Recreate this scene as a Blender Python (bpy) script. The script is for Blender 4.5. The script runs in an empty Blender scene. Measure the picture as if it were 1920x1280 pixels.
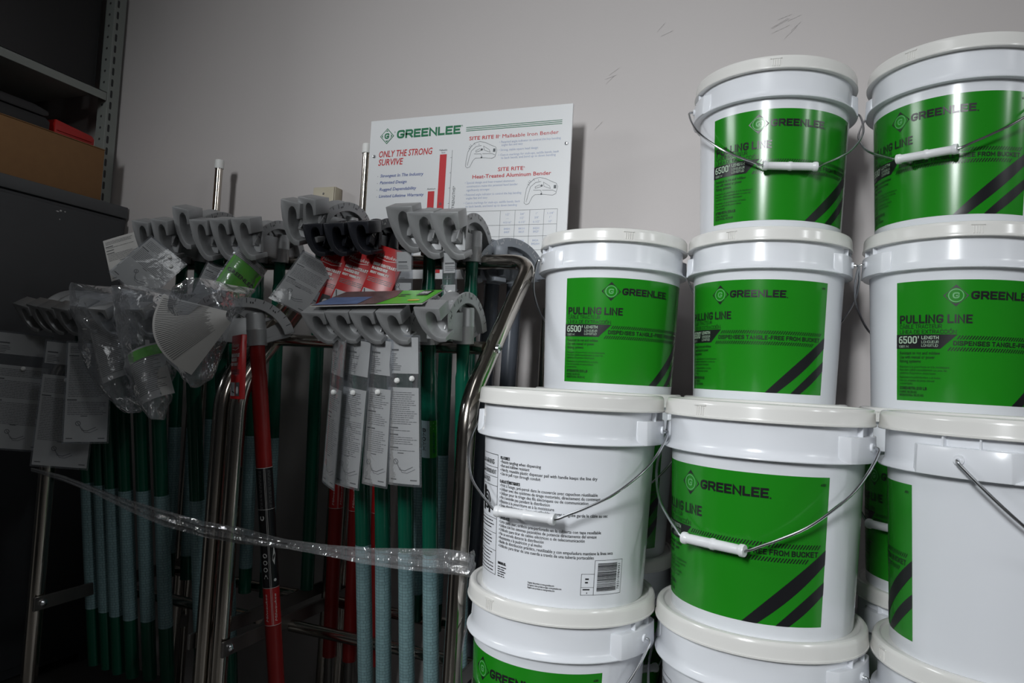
import bpy, bmesh, math, random
from mathutils import Vector, Matrix, noise
S = bpy.context.scene
COL = S.collection
PI = math.pi
R_ = math.radians

# ------------------------------------------------------------------ camera, world, lamps, exposure
CAM_H = 0.941
RT = Vector((0.93123817, 0.36018264, 0.05535284))
UP = Vector((-0.0339989, -0.06535944, 0.99728242))
FW = Vector((-0.36282164, 0.93058939, 0.04861939))
FPX = 1344.67
cd = bpy.data.cameras.new('camera')
cd.sensor_width = 36.0
cd.lens = FPX * 36.0 / 1920.0
cd.clip_start = 0.02
cam = bpy.data.objects.new('camera', cd)
COL.objects.link(cam)
cam.matrix_world = Matrix(((RT.x, UP.x, -FW.x, 0), (RT.y, UP.y, -FW.y, 0), (RT.z, UP.z, -FW.z, CAM_H), (0, 0, 0, 1)))
S.camera = cam

world = bpy.data.worlds.new('world')
S.world = world
world.use_nodes = True
world.node_tree.nodes['Background'].inputs['Color'].default_value = (0.93, 0.96, 1.0, 1)
world.node_tree.nodes['Background'].inputs['Strength'].default_value = 0.015

S.view_settings.view_transform = 'Standard'
S.view_settings.look = 'None'
S.view_settings.gamma = 1.0
S.view_settings.use_curve_mapping = False
S.view_settings.exposure = 0.0

# fluorescent ceiling fixtures of the stock room (all behind / beside the camera)
CEIL = 3.30
def lamp(x, y, z, power, w, ln, rz=0.0, aim=None, spread=180):
    ld = bpy.data.lights.new('fluorescent_lamp', 'AREA')
    ld.shape = 'RECTANGLE'
    ld.size = w
    ld.size_y = ln
    ld.energy = power
    ld.color = (0.95, 0.98, 1.0)
    ld.spread = math.radians(spread)
    lo = bpy.data.objects.new('fluorescent_lamp', ld)
    lo.location = (x, y, z)
    if aim:
        lo.rotation_euler = (Vector(aim) - Vector((x, y, z))).to_track_quat('-Z', 'Y').to_euler()
    else:
        lo.rotation_euler = (0, 0, math.radians(rz))
    COL.objects.link(lo)


lamp(-0.78, -3.05, 2.62, 12.2, 0.55, 0.95, 0, (-0.42, 1.40, 0.92), 51)
lamp(-0.45, 0.0, 2.73, 3.5, 0.30, 1.2)
lamp(3.35, -1.05, 2.73, 38, 0.07, 1.8, 54)
lamp(4.0, 0.25, 2.73, 28, 0.07, 1.8, 74)
lamp(-4.1, -0.55, 2.73, 80, 0.16, 1.2)



def at(px, py, Y):
    """point on the plane y=Y that is seen at pixel (px,py)"""
    d = FW * FPX + RT * (px - 960) + UP * (640 - py)
    d = d / d.y * Y
    return Vector((d.x, Y, d.z + CAM_H))


# ------------------------------------------------------------------ materials
def mat(name, color, rough=0.5, metal=0.0, spec=0.5, nscale=0, namp=0.0, bump=0.0, bscale=60, coat=0.0, rvar=0.0):
    m = bpy.data.materials.new(name)
    m.use_nodes = True
    nt = m.node_tree
    b = nt.nodes['Principled BSDF']
    b.inputs['Base Color'].default_value = (*color, 1)
    b.inputs['Roughness'].default_value = rough
    b.inputs['Metallic'].default_value = metal
    b.inputs['Specular IOR Level'].default_value = spec
    b.inputs['Coat Weight'].default_value = coat
    tc = nt.nodes.new('ShaderNodeTexCoord')
    if namp or rvar:
        n = nt.nodes.new('ShaderNodeTexNoise')
        n.inputs['Scale'].default_value = nscale or 8
        n.inputs['Detail'].default_value = 5
        nt.links.new(tc.outputs['Object'], n.inputs['Vector'])
        if namp:
            mx = nt.nodes.new('ShaderNodeMix')
            mx.data_type = 'RGBA'
            mx.inputs['A'].default_value = (*[c * (1 - namp) for c in color], 1)
            mx.inputs['B'].default_value = (*[min(1, c * (1 + namp)) for c in color], 1)
            nt.links.new(n.outputs['Fac'], mx.inputs['Factor'])
            nt.links.new(mx.outputs['Result'], b.inputs['Base Color'])
        if rvar:
            mr = nt.nodes.new('ShaderNodeMapRange')
            mr.inputs['To Min'].default_value = max(0.02, rough - rvar)
            mr.inputs['To Max'].default_value = rough + rvar
            nt.links.new(n.outputs['Fac'], mr.inputs['Value'])
            nt.links.new(mr.outputs['Result'], b.inputs['Roughness'])
    if bump:
        n2 = nt.nodes.new('ShaderNodeTexNoise')
        n2.inputs['Scale'].default_value = bscale
        n2.inputs['Detail'].default_value = 4
        nt.links.new(tc.outputs['Object'], n2.inputs['Vector'])
        bp = nt.nodes.new('ShaderNodeBump')
        bp.inputs['Strength'].default_value = bump
        bp.inputs['Distance'].default_value = 0.002
        nt.links.new(n2.outputs['Fac'], bp.inputs['Height'])
        nt.links.new(bp.outputs['Normal'], b.inputs['Normal'])
    return m


def film(name, tint=(0.9, 0.92, 0.95), haze=0.10, rough=0.12, bump=0.4, bscale=35):
    """thin clear plastic: mostly see-through, glossy, slightly milky"""
    m = bpy.data.materials.new(name)
    m.use_nodes = True
    nt = m.node_tree
    for n in list(nt.nodes):
        nt.nodes.remove(n)
    out = nt.nodes.new('ShaderNodeOutputMaterial')
    tr = nt.nodes.new('ShaderNodeBsdfTransparent')
    tr.inputs['Color'].default_value = (*tint, 1)
    gl = nt.nodes.new('ShaderNodeBsdfGlossy')
    gl.inputs['Roughness'].default_value = rough
    df = nt.nodes.new('ShaderNodeBsdfDiffuse')
    df.inputs['Color'].default_value = (0.75, 0.76, 0.78, 1)
    lw = nt.nodes.new('ShaderNodeLayerWeight')
    lw.inputs['Blend'].default_value = 0.32
    mr = nt.nodes.new('ShaderNodeMapRange')
    mr.inputs['To Min'].default_value = 0.05
    mr.inputs['To Max'].default_value = 0.65
    m1 = nt.nodes.new('ShaderNodeMixShader')
    m2 = nt.nodes.new('ShaderNodeMixShader')
    m2.inputs['Fac'].default_value = haze
    tc = nt.nodes.new('ShaderNodeTexCoord')
    n2 = nt.nodes.new('ShaderNodeTexNoise')
    n2.inputs['Scale'].default_value = bscale
    n2.inputs['Detail'].default_value = 3
    n2.inputs['Distortion'].default_value = 1.0
    bp = nt.nodes.new('ShaderNodeBump')
    bp.inputs['Strength'].default_value = bump
    bp.inputs['Distance'].default_value = 0.006
    L = nt.links.new
    L(tc.outputs['Object'], n2.inputs['Vector'])
    L(n2.outputs['Fac'], bp.inputs['Height'])
    for nd in (gl, lw):
        L(bp.outputs['Normal'], nd.inputs['Normal'])
    L(lw.outputs['Fresnel'], mr.inputs['Value'])
    L(mr.outputs['Result'], m1.inputs['Fac'])
    L(tr.outputs['BSDF'], m1.inputs[1])
    L(gl.outputs['BSDF'], m1.inputs[2])
    L(m1.outputs['Shader'], m2.inputs[1])
    L(df.outputs['BSDF'], m2.inputs[2])
    L(m2.outputs['Shader'], out.inputs['Surface'])
    return m


def decal_mat(name, base, line, sx, sy, rough=0.35):
    """printed chart: a ruled grid over a flat colour, laid out on the part's UV (metres)"""
    m = mat(name, base, rough)
    nt = m.node_tree
    b = nt.nodes['Principled BSDF']
    uv = nt.nodes.new('ShaderNodeUVMap')
    br = nt.nodes.new('ShaderNodeTexBrick')
    br.offset = 0.0
    br.squash = 0.6
    br.squash_frequency = 3
    br.inputs['Color1'].default_value = (*base, 1)
    br.inputs['Color2'].default_value = (*[c * 0.86 for c in base], 1)
    br.inputs['Mortar'].default_value = (*line, 1)
    br.inputs['Scale'].default_value = 1.0
    br.inputs['Mortar Size'].default_value = 0.0004
    br.inputs['Mortar Smooth'].default_value = 0.1
    br.inputs['Brick Width'].default_value = sx
    br.inputs['Row Height'].default_value = sy
    wv = nt.nodes.new('ShaderNodeTexNoise')
    wv.inputs['Scale'].default_value = 1.0
    wv.inputs['Detail'].default_value = 2
    mp = nt.nodes.new('ShaderNodeMapping')
    mp.inputs['Scale'].default_value = (700, 150, 1)
    gt = nt.nodes.new('ShaderNodeMath')
    gt.operation = 'GREATER_THAN'
    gt.inputs[1].default_value = 0.60
    mx = nt.nodes.new('ShaderNodeMix')
    mx.data_type = 'RGBA'
    mx.inputs['B'].default_value = (*[c * 2.2 for c in line], 1)
    L = nt.links.new
    L(uv.outputs['UV'], br.inputs['Vector'])
    L(uv.outputs['UV'], mp.inputs['Vector'])
    L(mp.outputs['Vector'], wv.inputs['Vector'])
    L(wv.outputs['Fac'], gt.inputs[0])
    L(gt.outputs['Value'], mx.inputs['Factor'])
    L(br.outputs['Color'], mx.inputs['A'])
    L(mx.outputs['Result'], b.inputs['Base Color'])
    return m


M = {}
M['bucket'] = mat('white_bucket_plastic', (0.80, 0.82, 0.86), 0.22, spec=0.45, nscale=5, namp=0.02, bump=0.04, bscale=30)
M['lid'] = mat('ivory_lid_plastic', (0.80, 0.79, 0.76), 0.19, spec=0.5, nscale=7, namp=0.04, bump=0.05, bscale=22)
M['green'] = mat('green_label', (0.014, 0.235, 0.011), 0.20, spec=0.5, nscale=6, namp=0.03)
M['ink'] = mat('black_ink', (0.012, 0.012, 0.014), 0.28)
M['ring'] = mat('pale_green_ink', (0.10, 0.40, 0.12), 0.3)
M['pale'] = mat('grey_white_ink', (0.42, 0.55, 0.42), 0.3)
M['wire'] = mat('zinc_wire', (0.62, 0.63, 0.65), 0.22, metal=1.0)
M['grip'] = mat('white_grip_plastic', (0.82, 0.83, 0.85), 0.3)
M['chrome'] = mat('nickel_tube', (0.50, 0.46, 0.41), 0.17, metal=1.0, nscale=14, rvar=0.06)
M['cap'] = mat('white_end_cap', (0.78, 0.78, 0.76), 0.5)
M['alu'] = mat('cast_aluminium', (0.36, 0.365, 0.37), 0.42, metal=0.5, nscale=30, namp=0.10, bump=0.05, bscale=500)
M['iron'] = mat('grey_enamelled_iron', (0.26, 0.28, 0.31), 0.25, metal=0.1, nscale=20, namp=0.1, bump=0.1, bscale=120)
M['black'] = mat('black_powder_coat', (0.012, 0.013, 0.018), 0.33, bump=0.15, bscale=300)
M['tick'] = mat('dark_engraving', (0.03, 0.03, 0.032), 0.6)
M['white'] = mat('white_ink', (0.72, 0.72, 0.70), 0.5)
M['greenpipe'] = mat('green_painted_tube', (0.003, 0.080, 0.047), 0.2, spec=0.5, nscale=25, namp=0.06)
M['redpipe'] = mat('red_painted_tube', (0.25, 0.009, 0.008), 0.32, nscale=25, namp=0.08)
M['steel'] = mat('dark_steel_tube', (0.20, 0.19, 0.18), 0.35, metal=0.8)
M['greypipe'] = mat('grey_painted_tube', (0.085, 0.095, 0.115), 0.25, nscale=25, namp=0.06)
M['chart'] = decal_mat('pale_blue_chart_sticker', (0.25, 0.40, 0.42), (0.08, 0.14, 0.15), 0.011, 0.0060)
M['sticker'] = mat('pale_blue_sticker', (0.40, 0.54, 0.58), 0.4)
M['blackband'] = mat('black_sticker', (0.010, 0.010, 0.012), 0.3)
M['paper'] = mat('white_card_stock', (0.47, 0.46, 0.44), 0.65, nscale=12, namp=0.04)
M['cardink'] = mat('grey_print', (0.10, 0.10, 0.10), 0.7)
M['film'] = film('clear_sleeve_film', haze=0.05, bump=0.15)
M['bag'] = film('clear_bag_film', haze=0.11, rough=0.10, bump=0.9, bscale=28)
M['wrap'] = film('stretch_wrap_film', haze=0.14, rough=0.14, bump=0.5, bscale=60)
M['redcard'] = mat('red_glossy_card', (0.46, 0.012, 0.014), 0.3, nscale=10, namp=0.08)
M['greycard'] = mat('grey_print_panel', (0.42, 0.42, 0.43), 0.4)
M['leaf_g'] = mat('bright_green_print', (0.10, 0.46, 0.03), 0.25)
M['leaf_b'] = mat('blue_print', (0.12, 0.17, 0.32), 0.25, nscale=30, namp=0.4)
M['leaf_d'] = mat('photo_print', (0.13, 0.085, 0.085), 0.25, nscale=60, namp=0.8)
M['yellow'] = mat('yellow_print', (0.60, 0.46, 0.03), 0.3)
M['board'] = mat('white_sign_board', (0.74, 0.75, 0.76), 0.30, nscale=4, namp=0.02)
M['bgreen'] = mat('green_sign_ink', (0.008, 0.16, 0.065), 0.4)
M['bred'] = mat('red_sign_ink', (0.52, 0.022, 0.028), 0.4)
M['bblue'] = mat('blue_sign_ink', (0.055, 0.10, 0.34), 0.4)
M['bfade'] = mat('faded_blue_sign_ink', (0.40, 0.46, 0.62), 0.4)
M['bline'] = mat('dark_sign_ink', (0.08, 0.09, 0.10), 0.4)
M['cabinet'] = mat('dark_grey_enamel', (0.040, 0.043, 0.048), 0.42, nscale=6, namp=0.1)
M['cabtop'] = mat('mid_grey_enamel', (0.085, 0.09, 0.095), 0.45, nscale=6, namp=0.08)
M['chip'] = mat('bare_metal_chip', (0.55, 0.55, 0.55), 0.5)
M['shelf'] = mat('grey_green_shelf_enamel', (0.27, 0.29, 0.27), 0.5, nscale=9, namp=0.06)
M['cardboard'] = mat('cardboard', (0.26, 0.135, 0.054), 0.85, nscale=40, namp=0.10, bump=0.15, bscale=150)
M['blackplastic'] = mat('black_plastic', (0.012, 0.012, 0.014), 0.35, bump=0.1, bscale=80)
M['redplastic'] = mat('red_plastic', (0.42, 0.012, 0.010), 0.35)
M['outlet'] = mat('beige_plastic', (0.50, 0.45, 0.34), 0.4)
M['concrete'] = mat('concrete_floor', (0.10, 0.095, 0.09), 0.5, nscale=4, namp=0.3)
M['ceil'] = mat('ceiling_tile', (0.45, 0.45, 0.44), 0.9, nscale=40, namp=0.1)
M['wall'] = mat('painted_wall', (0.545, 0.51, 0.50), 0.55, nscale=2.5, namp=0.035, bump=0.10, bscale=70)


# ------------------------------------------------------------------ mesh building helpers
class MB:
    def __init__(s):
        s.v, s.f, s.m, s.uv = [], [], [], {}

    def add(s, verts, faces, mi=0, T=None, uvs=None):
        o = len(s.v)
        for p in verts:
            p = Vector(p)
            s.v.append(tuple(T @ p) if T is not None else tuple(p))
        for k, f in enumerate(faces):
            if uvs is not None:
                s.uv[len(s.f)] = [uvs[i] for i in f]
            s.f.append([i + o for i in f])
            s.m.append(mi)
        return s

    def box(s, x0, x1, y0, y1, z0, z1, mi=0, T=None):
        v = [(x, y, z) for x in (x0, x1) for y in (y0, y1) for z in (z0, z1)]
        f = [(0, 1, 3, 2), (4, 6, 7, 5), (0, 4, 5, 1), (2, 3, 7, 6), (0, 2, 6, 4), (1, 5, 7, 3)]
        return s.add(v, f, mi, T)

    def lathe(s, prof, n=64, mi=0, T=None, a0=0.0, a1=2 * PI):
        full = abs(a1 - a0 - 2 * PI) < 1e-6
        k = n if full else n + 1
        v = []
        for r, z in prof:
            for i in range(k):
                a = a0 + (a1 - a0) * i / n
                v.append((r * math.sin(a), -r * math.cos(a), z))
        f = []
        for j in range(len(prof) - 1):
            for i in range(n):
                i2 = (i + 1) % k
                f.append((j * k + i, j * k + i2, (j + 1) * k + i2, (j + 1) * k + i))
        return s.add(v, f, mi, T)

    def tube(s, pts, r, n=14, mi=0, T=None, caps=True, uvl=False):
        pts = [Vector(p) for p in pts]
        rr = r if isinstance(r, (list, tuple)) else [r] * len(pts)
        t0 = (pts[1] - pts[0]).normalized()
        a = t0.orthogonal().normalized()
        v, uvs = [], []
        ln = 0.0
        for i, p in enumerate(pts):
            if i == 0:
                t = t0
            elif i == len(pts) - 1:
                t = (pts[i] - pts[i - 1]).normalized()
            else:
                t = ((pts[i + 1] - pts[i]).normalized() + (pts[i] - pts[i - 1]).normalized()).normalized()
            if i:
                ln += (pts[i] - pts[i - 1]).length
            a = (a - t * a.dot(t)).normalized()
            b = t.cross(a)
            for k in range(n):
                an = 2 * PI * k / n
                v.append(p + (a * math.cos(an) + b * math.sin(an)) * rr[i])
                uvs.append((an * rr[i], ln))
        f = []
        for i in range(len(pts) - 1):
            for k in range(n):
                k2 = (k + 1) % n
                f.append((i * n + k, i * n + k2, (i + 1) * n + k2, (i + 1) * n + k))
        if caps:
            f.append(tuple(range(n))[::-1])
            f.append(tuple((len(pts) - 1) * n + k for k in range(n)))
        return s.add(v, f, mi, T, uvs if uvl else None)

    def bm(s, b, mi=0, T=None):
        b.verts.index_update()
        s.add([p.co.copy() for p in b.verts], [[q.index for q in f.verts] for f in b.faces], mi, T)
        b.free()
        return s

    def mesh(s, name, mats, smooth=True, angle=35):
        me = bpy.data.meshes.new(name)
        me.from_pydata(s.v, [], s.f)
        for m in mats:
            me.materials.append(m)
        for p, mi in zip(me.polygons, s.m):
            p.material_index = mi
            p.use_smooth = smooth
        if s.uv:
            ul = me.uv_layers.new(name='UVMap')
            for p in me.polygons:
                if p.index in s.uv:
                    for li, q in zip(p.loop_indices, s.uv[p.index]):
                        ul.data[li].uv = q
        me.update()
        if smooth:
            me.set_sharp_from_angle(angle=R_(angle))
        return me


def link(name, me, parent=None, loc=None, rot=None):
    o = bpy.data.objects.new(name, me)
    COL.objects.link(o)
    if parent is not None:
        o.parent = parent
    if loc is not None:
        o.location = loc
    if rot is not None:
        o.rotation_euler = rot
    return o


def tag(o, label, cat, group=None):
    o['label'] = label
    o['category'] = cat
    if group:
        o['group'] = group
    return o


def thing(name, label, cat, loc=(0, 0, 0), rot=(0, 0, 0), group=None):
    return tag(link(name, None, None, loc, rot), label, cat, group)


def struct(name, mb, mats, **k):
    o = link(name, mb.mesh(name, mats, **k))
    o['kind'] = 'structure'
    return o


def bevelled(build, off=0.0015, seg=2, ang=30):
    b = bmesh.new()
    build(b)
    bmesh.ops.remove_doubles(b, verts=b.verts, dist=1e-6)
    bmesh.ops.recalc_face_normals(b, faces=b.faces)
    ed = [e for e in b.edges if len(e.link_faces) == 2 and e.calc_face_angle(0) > R_(ang)]
    bmesh.ops.bevel(b, geom=ed, offset=off, segments=seg, profile=0.5, affect='EDGES', clamp_overlap=True)
    b.normal_update()
    return b


def prism_bm(b, poly, d0, d1, axis='y'):
    """poly in (x,z) extruded along y, or (y,z) extruded along x"""
    f = (lambda p, d: (p[0], d, p[1])) if axis == 'y' else (lambda p, d: (d, p[0], p[1]))
    A = [b.verts.new(f(p, d0)) for p in poly]
    B = [b.verts.new(f(p, d1)) for p in poly]
    n = len(poly)
    b.faces.new(A)
    b.faces.new(B[::-1])
    for i in range(n):
        b.faces.new((A[i], B[i], B[(i + 1) % n], A[(i + 1) % n]))


def box_bm(b, x0, x1, y0, y1, z0, z1):
    prism_bm(b, [(x0, z0), (x1, z0), (x1, z1), (x0, z1)], y0, y1)


# text as flat triangles: returns verts (x,y) and faces, baseline at y=0, cap height h
_tc = {}


def text2d(s, h, w=None, bold=0.0, shear=0.0, align='L'):
    key = (s, bold, shear)
    if key not in _tc:
        cu = bpy.data.curves.new('lettering', 'FONT')
        cu.body = s
        cu.size = 1.0
        cu.offset = bold
        cu.shear = shear
        cu.resolution_u = 2
        o = bpy.data.objects.new('lettering', cu)
        me = bpy.data.meshes.new_from_object(o)
        vs = [(v.co.x, v.co.y) for v in me.vertices]
        fs = [tuple(p.vertices) for p in me.polygons]
        bpy.data.objects.remove(o)
        bpy.data.curves.remove(cu)
        bpy.data.meshes.remove(me)
        _tc[key] = (vs, fs)
    vs, fs = _tc[key]
    if not vs:
        return [], []
    x0 = min(v[0] for v in vs)
    x1 = max(v[0] for v in vs)
    k = h / 0.70
    kx = w / (x1 - x0) if w else k
    out = [((x - x0) * kx, y * k) for x, y in vs]
    W = (x1 - x0) * kx
    if align == 'C':
        out = [(x - W / 2, y) for x, y in out]
    elif align == 'R':
        out = [(x - W, y) for x, y in out]
    return out, fs


def arc2(cx, cy, r, a0, a1, n):
    return [(cx + r * math.cos(R_(a0 + (a1 - a0) * i / n)), cy + r * math.sin(R_(a0 + (a1 - a0) * i / n))) for i in range(n + 1)]


_SK = {
    'A': (.72, [[(0, 0), (.5, 1), (1, 0)], [(.2, .3), (.8, .3)]]), 'B': (.64, [[(0, 0), (0, 1), (.94, 1, 1), (.94, .53, 1), (0, .53)], [(0, .53), (1, .53, 1), (1, 0, 1), (0, 0)]]),
    'C': (.64, [[(1, .72), (1, 1, 1), (0, 1, 1), (0, 0, 1), (1, 0, 1), (1, .28)]]), 'D': (.66, [[(0, 0), (0, 1), (1, 1, 1), (1, 0, 1), (0, 0)]]),
    'E': (.56, [[(1, 1), (0, 1), (0, 0), (1, 0)], [(0, .51), (.86, .51)]]), 'F': (.54, [[(1, 1), (0, 1), (0, 0)], [(0, .5), (.86, .5)]]),
    'G': (.68, [[(1, .84), (1, 1, 1), (0, 1, 1), (0, 0, 1), (1, 0, 1), (1, .44), (.58, .44)]]), 'H': (.66, [[(0, 0), (0, 1)], [(1, 0), (1, 1)], [(0, .5), (1, .5)]]),
    'I': (.0, [[(.5, 0), (.5, 1)]]), 'K': (.66, [[(0, 0), (0, 1)], [(1, 1), (.08, .42)], [(.36, .6), (1, 0)]]), 'L': (.54, [[(0, 1), (0, 0), (1, 0)]]),
    'M': (.82, [[(0, 0), (0, 1), (.5, .28), (1, 1), (1, 0)]]), 'N': (.68, [[(0, 0), (0, 1), (1, 0), (1, 1)]]), 'O': (.68, [[(.5, 0), (0, 0, 1), (0, 1, 1), (1, 1, 1), (1, 0, 1), (.5, 0)]]),
    'P': (.62, [[(0, 0), (0, 1), (1, 1, 1), (1, .44, 1), (0, .44)]]), 'R': (.66, [[(0, 0), (0, 1), (1, 1, 1), (1, .46, 1), (0, .46)], [(.52, .46), (1, 0)]]),
    'S': (.62, [[(1, .84), (1, 1, 1), (0, 1, 1), (0, .54, 1), (1, .46, 1), (1, 0, 1), (0, 0, 1), (0, .16)]]), 'T': (.60, [[(0, 1), (1, 1)], [(.5, 1), (.5, 0)]]),
    'U': (.66, [[(0, 1), (0, 0, 1), (1, 0, 1), (1, 1)]]), 'V': (.68, [[(0, 1), (.5, 0), (1, 1)]]), 'W': (.98, [[(0, 1), (.26, 0), (.5, .8), (.74, 0), (1, 1)]]),
    'X': (.66, [[(0, 0), (1, 1)], [(0, 1), (1, 0)]]), 'Y': (.66, [[(0, 1), (.5, .45), (1, 1)], [(.5, .45), (.5, 0)]]), 'Q': (.68, [[(.5, 0), (0, 0, 1), (0, 1, 1), (1, 1, 1), (1, 0, 1), (.5, 0)], [(.6, .25), (1, 0)]]),
    '0': (.60, [[(.5, 0), (0, 0, 1), (0, 1, 1), (1, 1, 1), (1, 0, 1), (.5, 0)]]), '1': (.32, [[(0, .78), (.7, 1), (.7, 0)]]), '2': (.58, [[(0, .72), (0, 1, 1), (1, 1, 1), (1, .62, 1), (0, 0), (1, 0)]]),
    '3': (.58, [[(0, .78), (0, 1, 1), (1, 1, 1), (1, .52, 1), (.4, .52)], [(.4, .52), (1, .52, 1), (1, 0, 1), (0, 0, 1), (0, .22)]]), '4': (.62, [[(.74, 0), (.74, 1), (0, .28), (1, .28)]]),
    '5': (.58, [[(1, 1), (0, 1), (0, .55), (1, .62, 1), (1, 0, 1), (0, 0, 1), (0, .2)]]), '6': (.60, [[(.86, 1), (0, 1, 1), (0, 0, 1), (1, 0, 1), (1, .57, 1), (.08, .57)]]),
    '8': (.60, [[(.5, .52), (.04, .52, 1), (.04, 1, 1), (.96, 1, 1), (.96, .52, 1), (.5, .52)], [(.5, .52), (0, .52, 1), (0, 0, 1), (1, 0, 1), (1, .52, 1), (.5, .52)]]),
    '9': (.60, [[(.14, 0), (1, 0, 1), (1, 1, 1), (0, 1, 1), (0, .43, 1), (.92, .43)]]), '7': (.56, [[(0, 1), (1, 1), (.35, 0)]]),
    '-': (.30, [[(0, .42), (1, .42)]]), '.': (.0, [[(.5, 0), (.5, .02)]]), ':': (.0, [[(.5, 0), (.5, .02)], [(.5, .6), (.5, .62)]]), "'": (.0, [[(.5, .8), (.5, 1)]]), '*': (.2, [[(0, .8), (1, .9)], [(0, .9), (1, .8)]]),
}
_AC = {'Â': ('A', [[(.25, 1.22), (.5, 1.36), (.75, 1.22)]]), 'Í': ('I', [[(.4, 1.2), (.9, 1.36)]]), 'Ó': ('O', [[(.4, 1.2), (.7, 1.36)]]), 'É': ('E', [[(.4, 1.2), (.7, 1.36)]])}


def block2d(s, h, w=None, t=0.17, gap=0.20):
    """plain bold capitals drawn as strokes: returns list of (verts, faces)"""
    G = []
    nat = 0.0
    for ch in s:
        if ch == ' ':
            G.append(None)
            nat += 0.34
            continue
        base, extra = _AC.get(ch, (ch, []))
        gw, st = _SK[base]
        G.append((gw, st + extra))
        nat += gw + t + gap * 0.62
    kx = (w / h) / (nat - gap * 0.62) if w else 1.0
    out = []
    x = 0.0
    for g in G:
        if g is None:
            x += 0.34 * kx
            continue
        gw, st = g
        cell = (gw + t) * kx
        inner = max(0.0, cell - t)
        for pl in st:
            P = [(x + t / 2 + p[0] * inner if inner > 1e-6 else x + cell / 2 + (p[0] - .5) * .2, t / 2 + p[1] * (1 - t), len(p) > 2) for p in pl]
            pts = []
            for i, p in enumerate(P):
                v = Vector((p[0], p[1]))
                if p[2] and 0 < i < len(P) - 1:
                    a, b = Vector(P[i - 1][:2]), Vector(P[i + 1][:2])
                    r = min(0.34, (a - v).length * (.5 if P[i - 1][2] else .96), (b - v).length * (.5 if P[i + 1][2] else .96))
                    q0, q1 = v + (a - v).normalized() * r, v + (b - v).normalized() * r
                    for k in range(6):
                        e = k / 5
                        pts.append(q0 * (1 - e) ** 2 + v * 2 * e * (1 - e) + q1 * e * e)
                else:
                    pts.append(v)
            pts = [p for i, p in enumerate(pts) if i == 0 or (p - pts[i - 1]).length > 1e-5]
            cl = (pts[0] - pts[-1]).length < 1e-5
            if not cl:
                for i, j in ((0, 1), (-1, -2)):
                    d = (pts[i] - pts[j]).normalized()
                    e = t / 2 if min(abs(d.x), abs(d.y)) < 0.05 else t / 2 * 0.9
                    pts[i] = pts[i] + d * e
            vs, fs = [], []
            n = len(pts)
            for i in range(n):
                if cl:
                    d0 = (pts[i] - pts[i - 1 if i else n - 2]).normalized()
                    d1 = (pts[i + 1 if i < n - 1 else 1] - pts[i]).normalized()
                else:
                    d1 = (pts[min(i + 1, n - 1)] - pts[i]).normalized() if i < n - 1 else (pts[i] - pts[i - 1]).normalized()
                    d0 = (pts[i] - pts[i - 1]).normalized() if i else d1
                nn = Vector((-(d0.y + d1.y), d0.x + d1.x))
                nn = nn.normalized() if nn.length > 1e-6 else Vector((-d1.y, d1.x))
                c = max(0.5, nn.dot(Vector((-d1.y, d1.x))))
                o = nn * (t / 2 / c)
                vs += [((pts[i] + o).x * h, min(1.5, (pts[i] + o).y) * h), ((pts[i] - o).x * h, (pts[i] - o).y * h)]
                if i:
                    fs.append((2 * i - 2, 2 * i - 1, 2 * i + 1, 2 * i))
            out.append((vs, fs))
        x += cell + gap * 0.62 * kx
    return out, x * h


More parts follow.
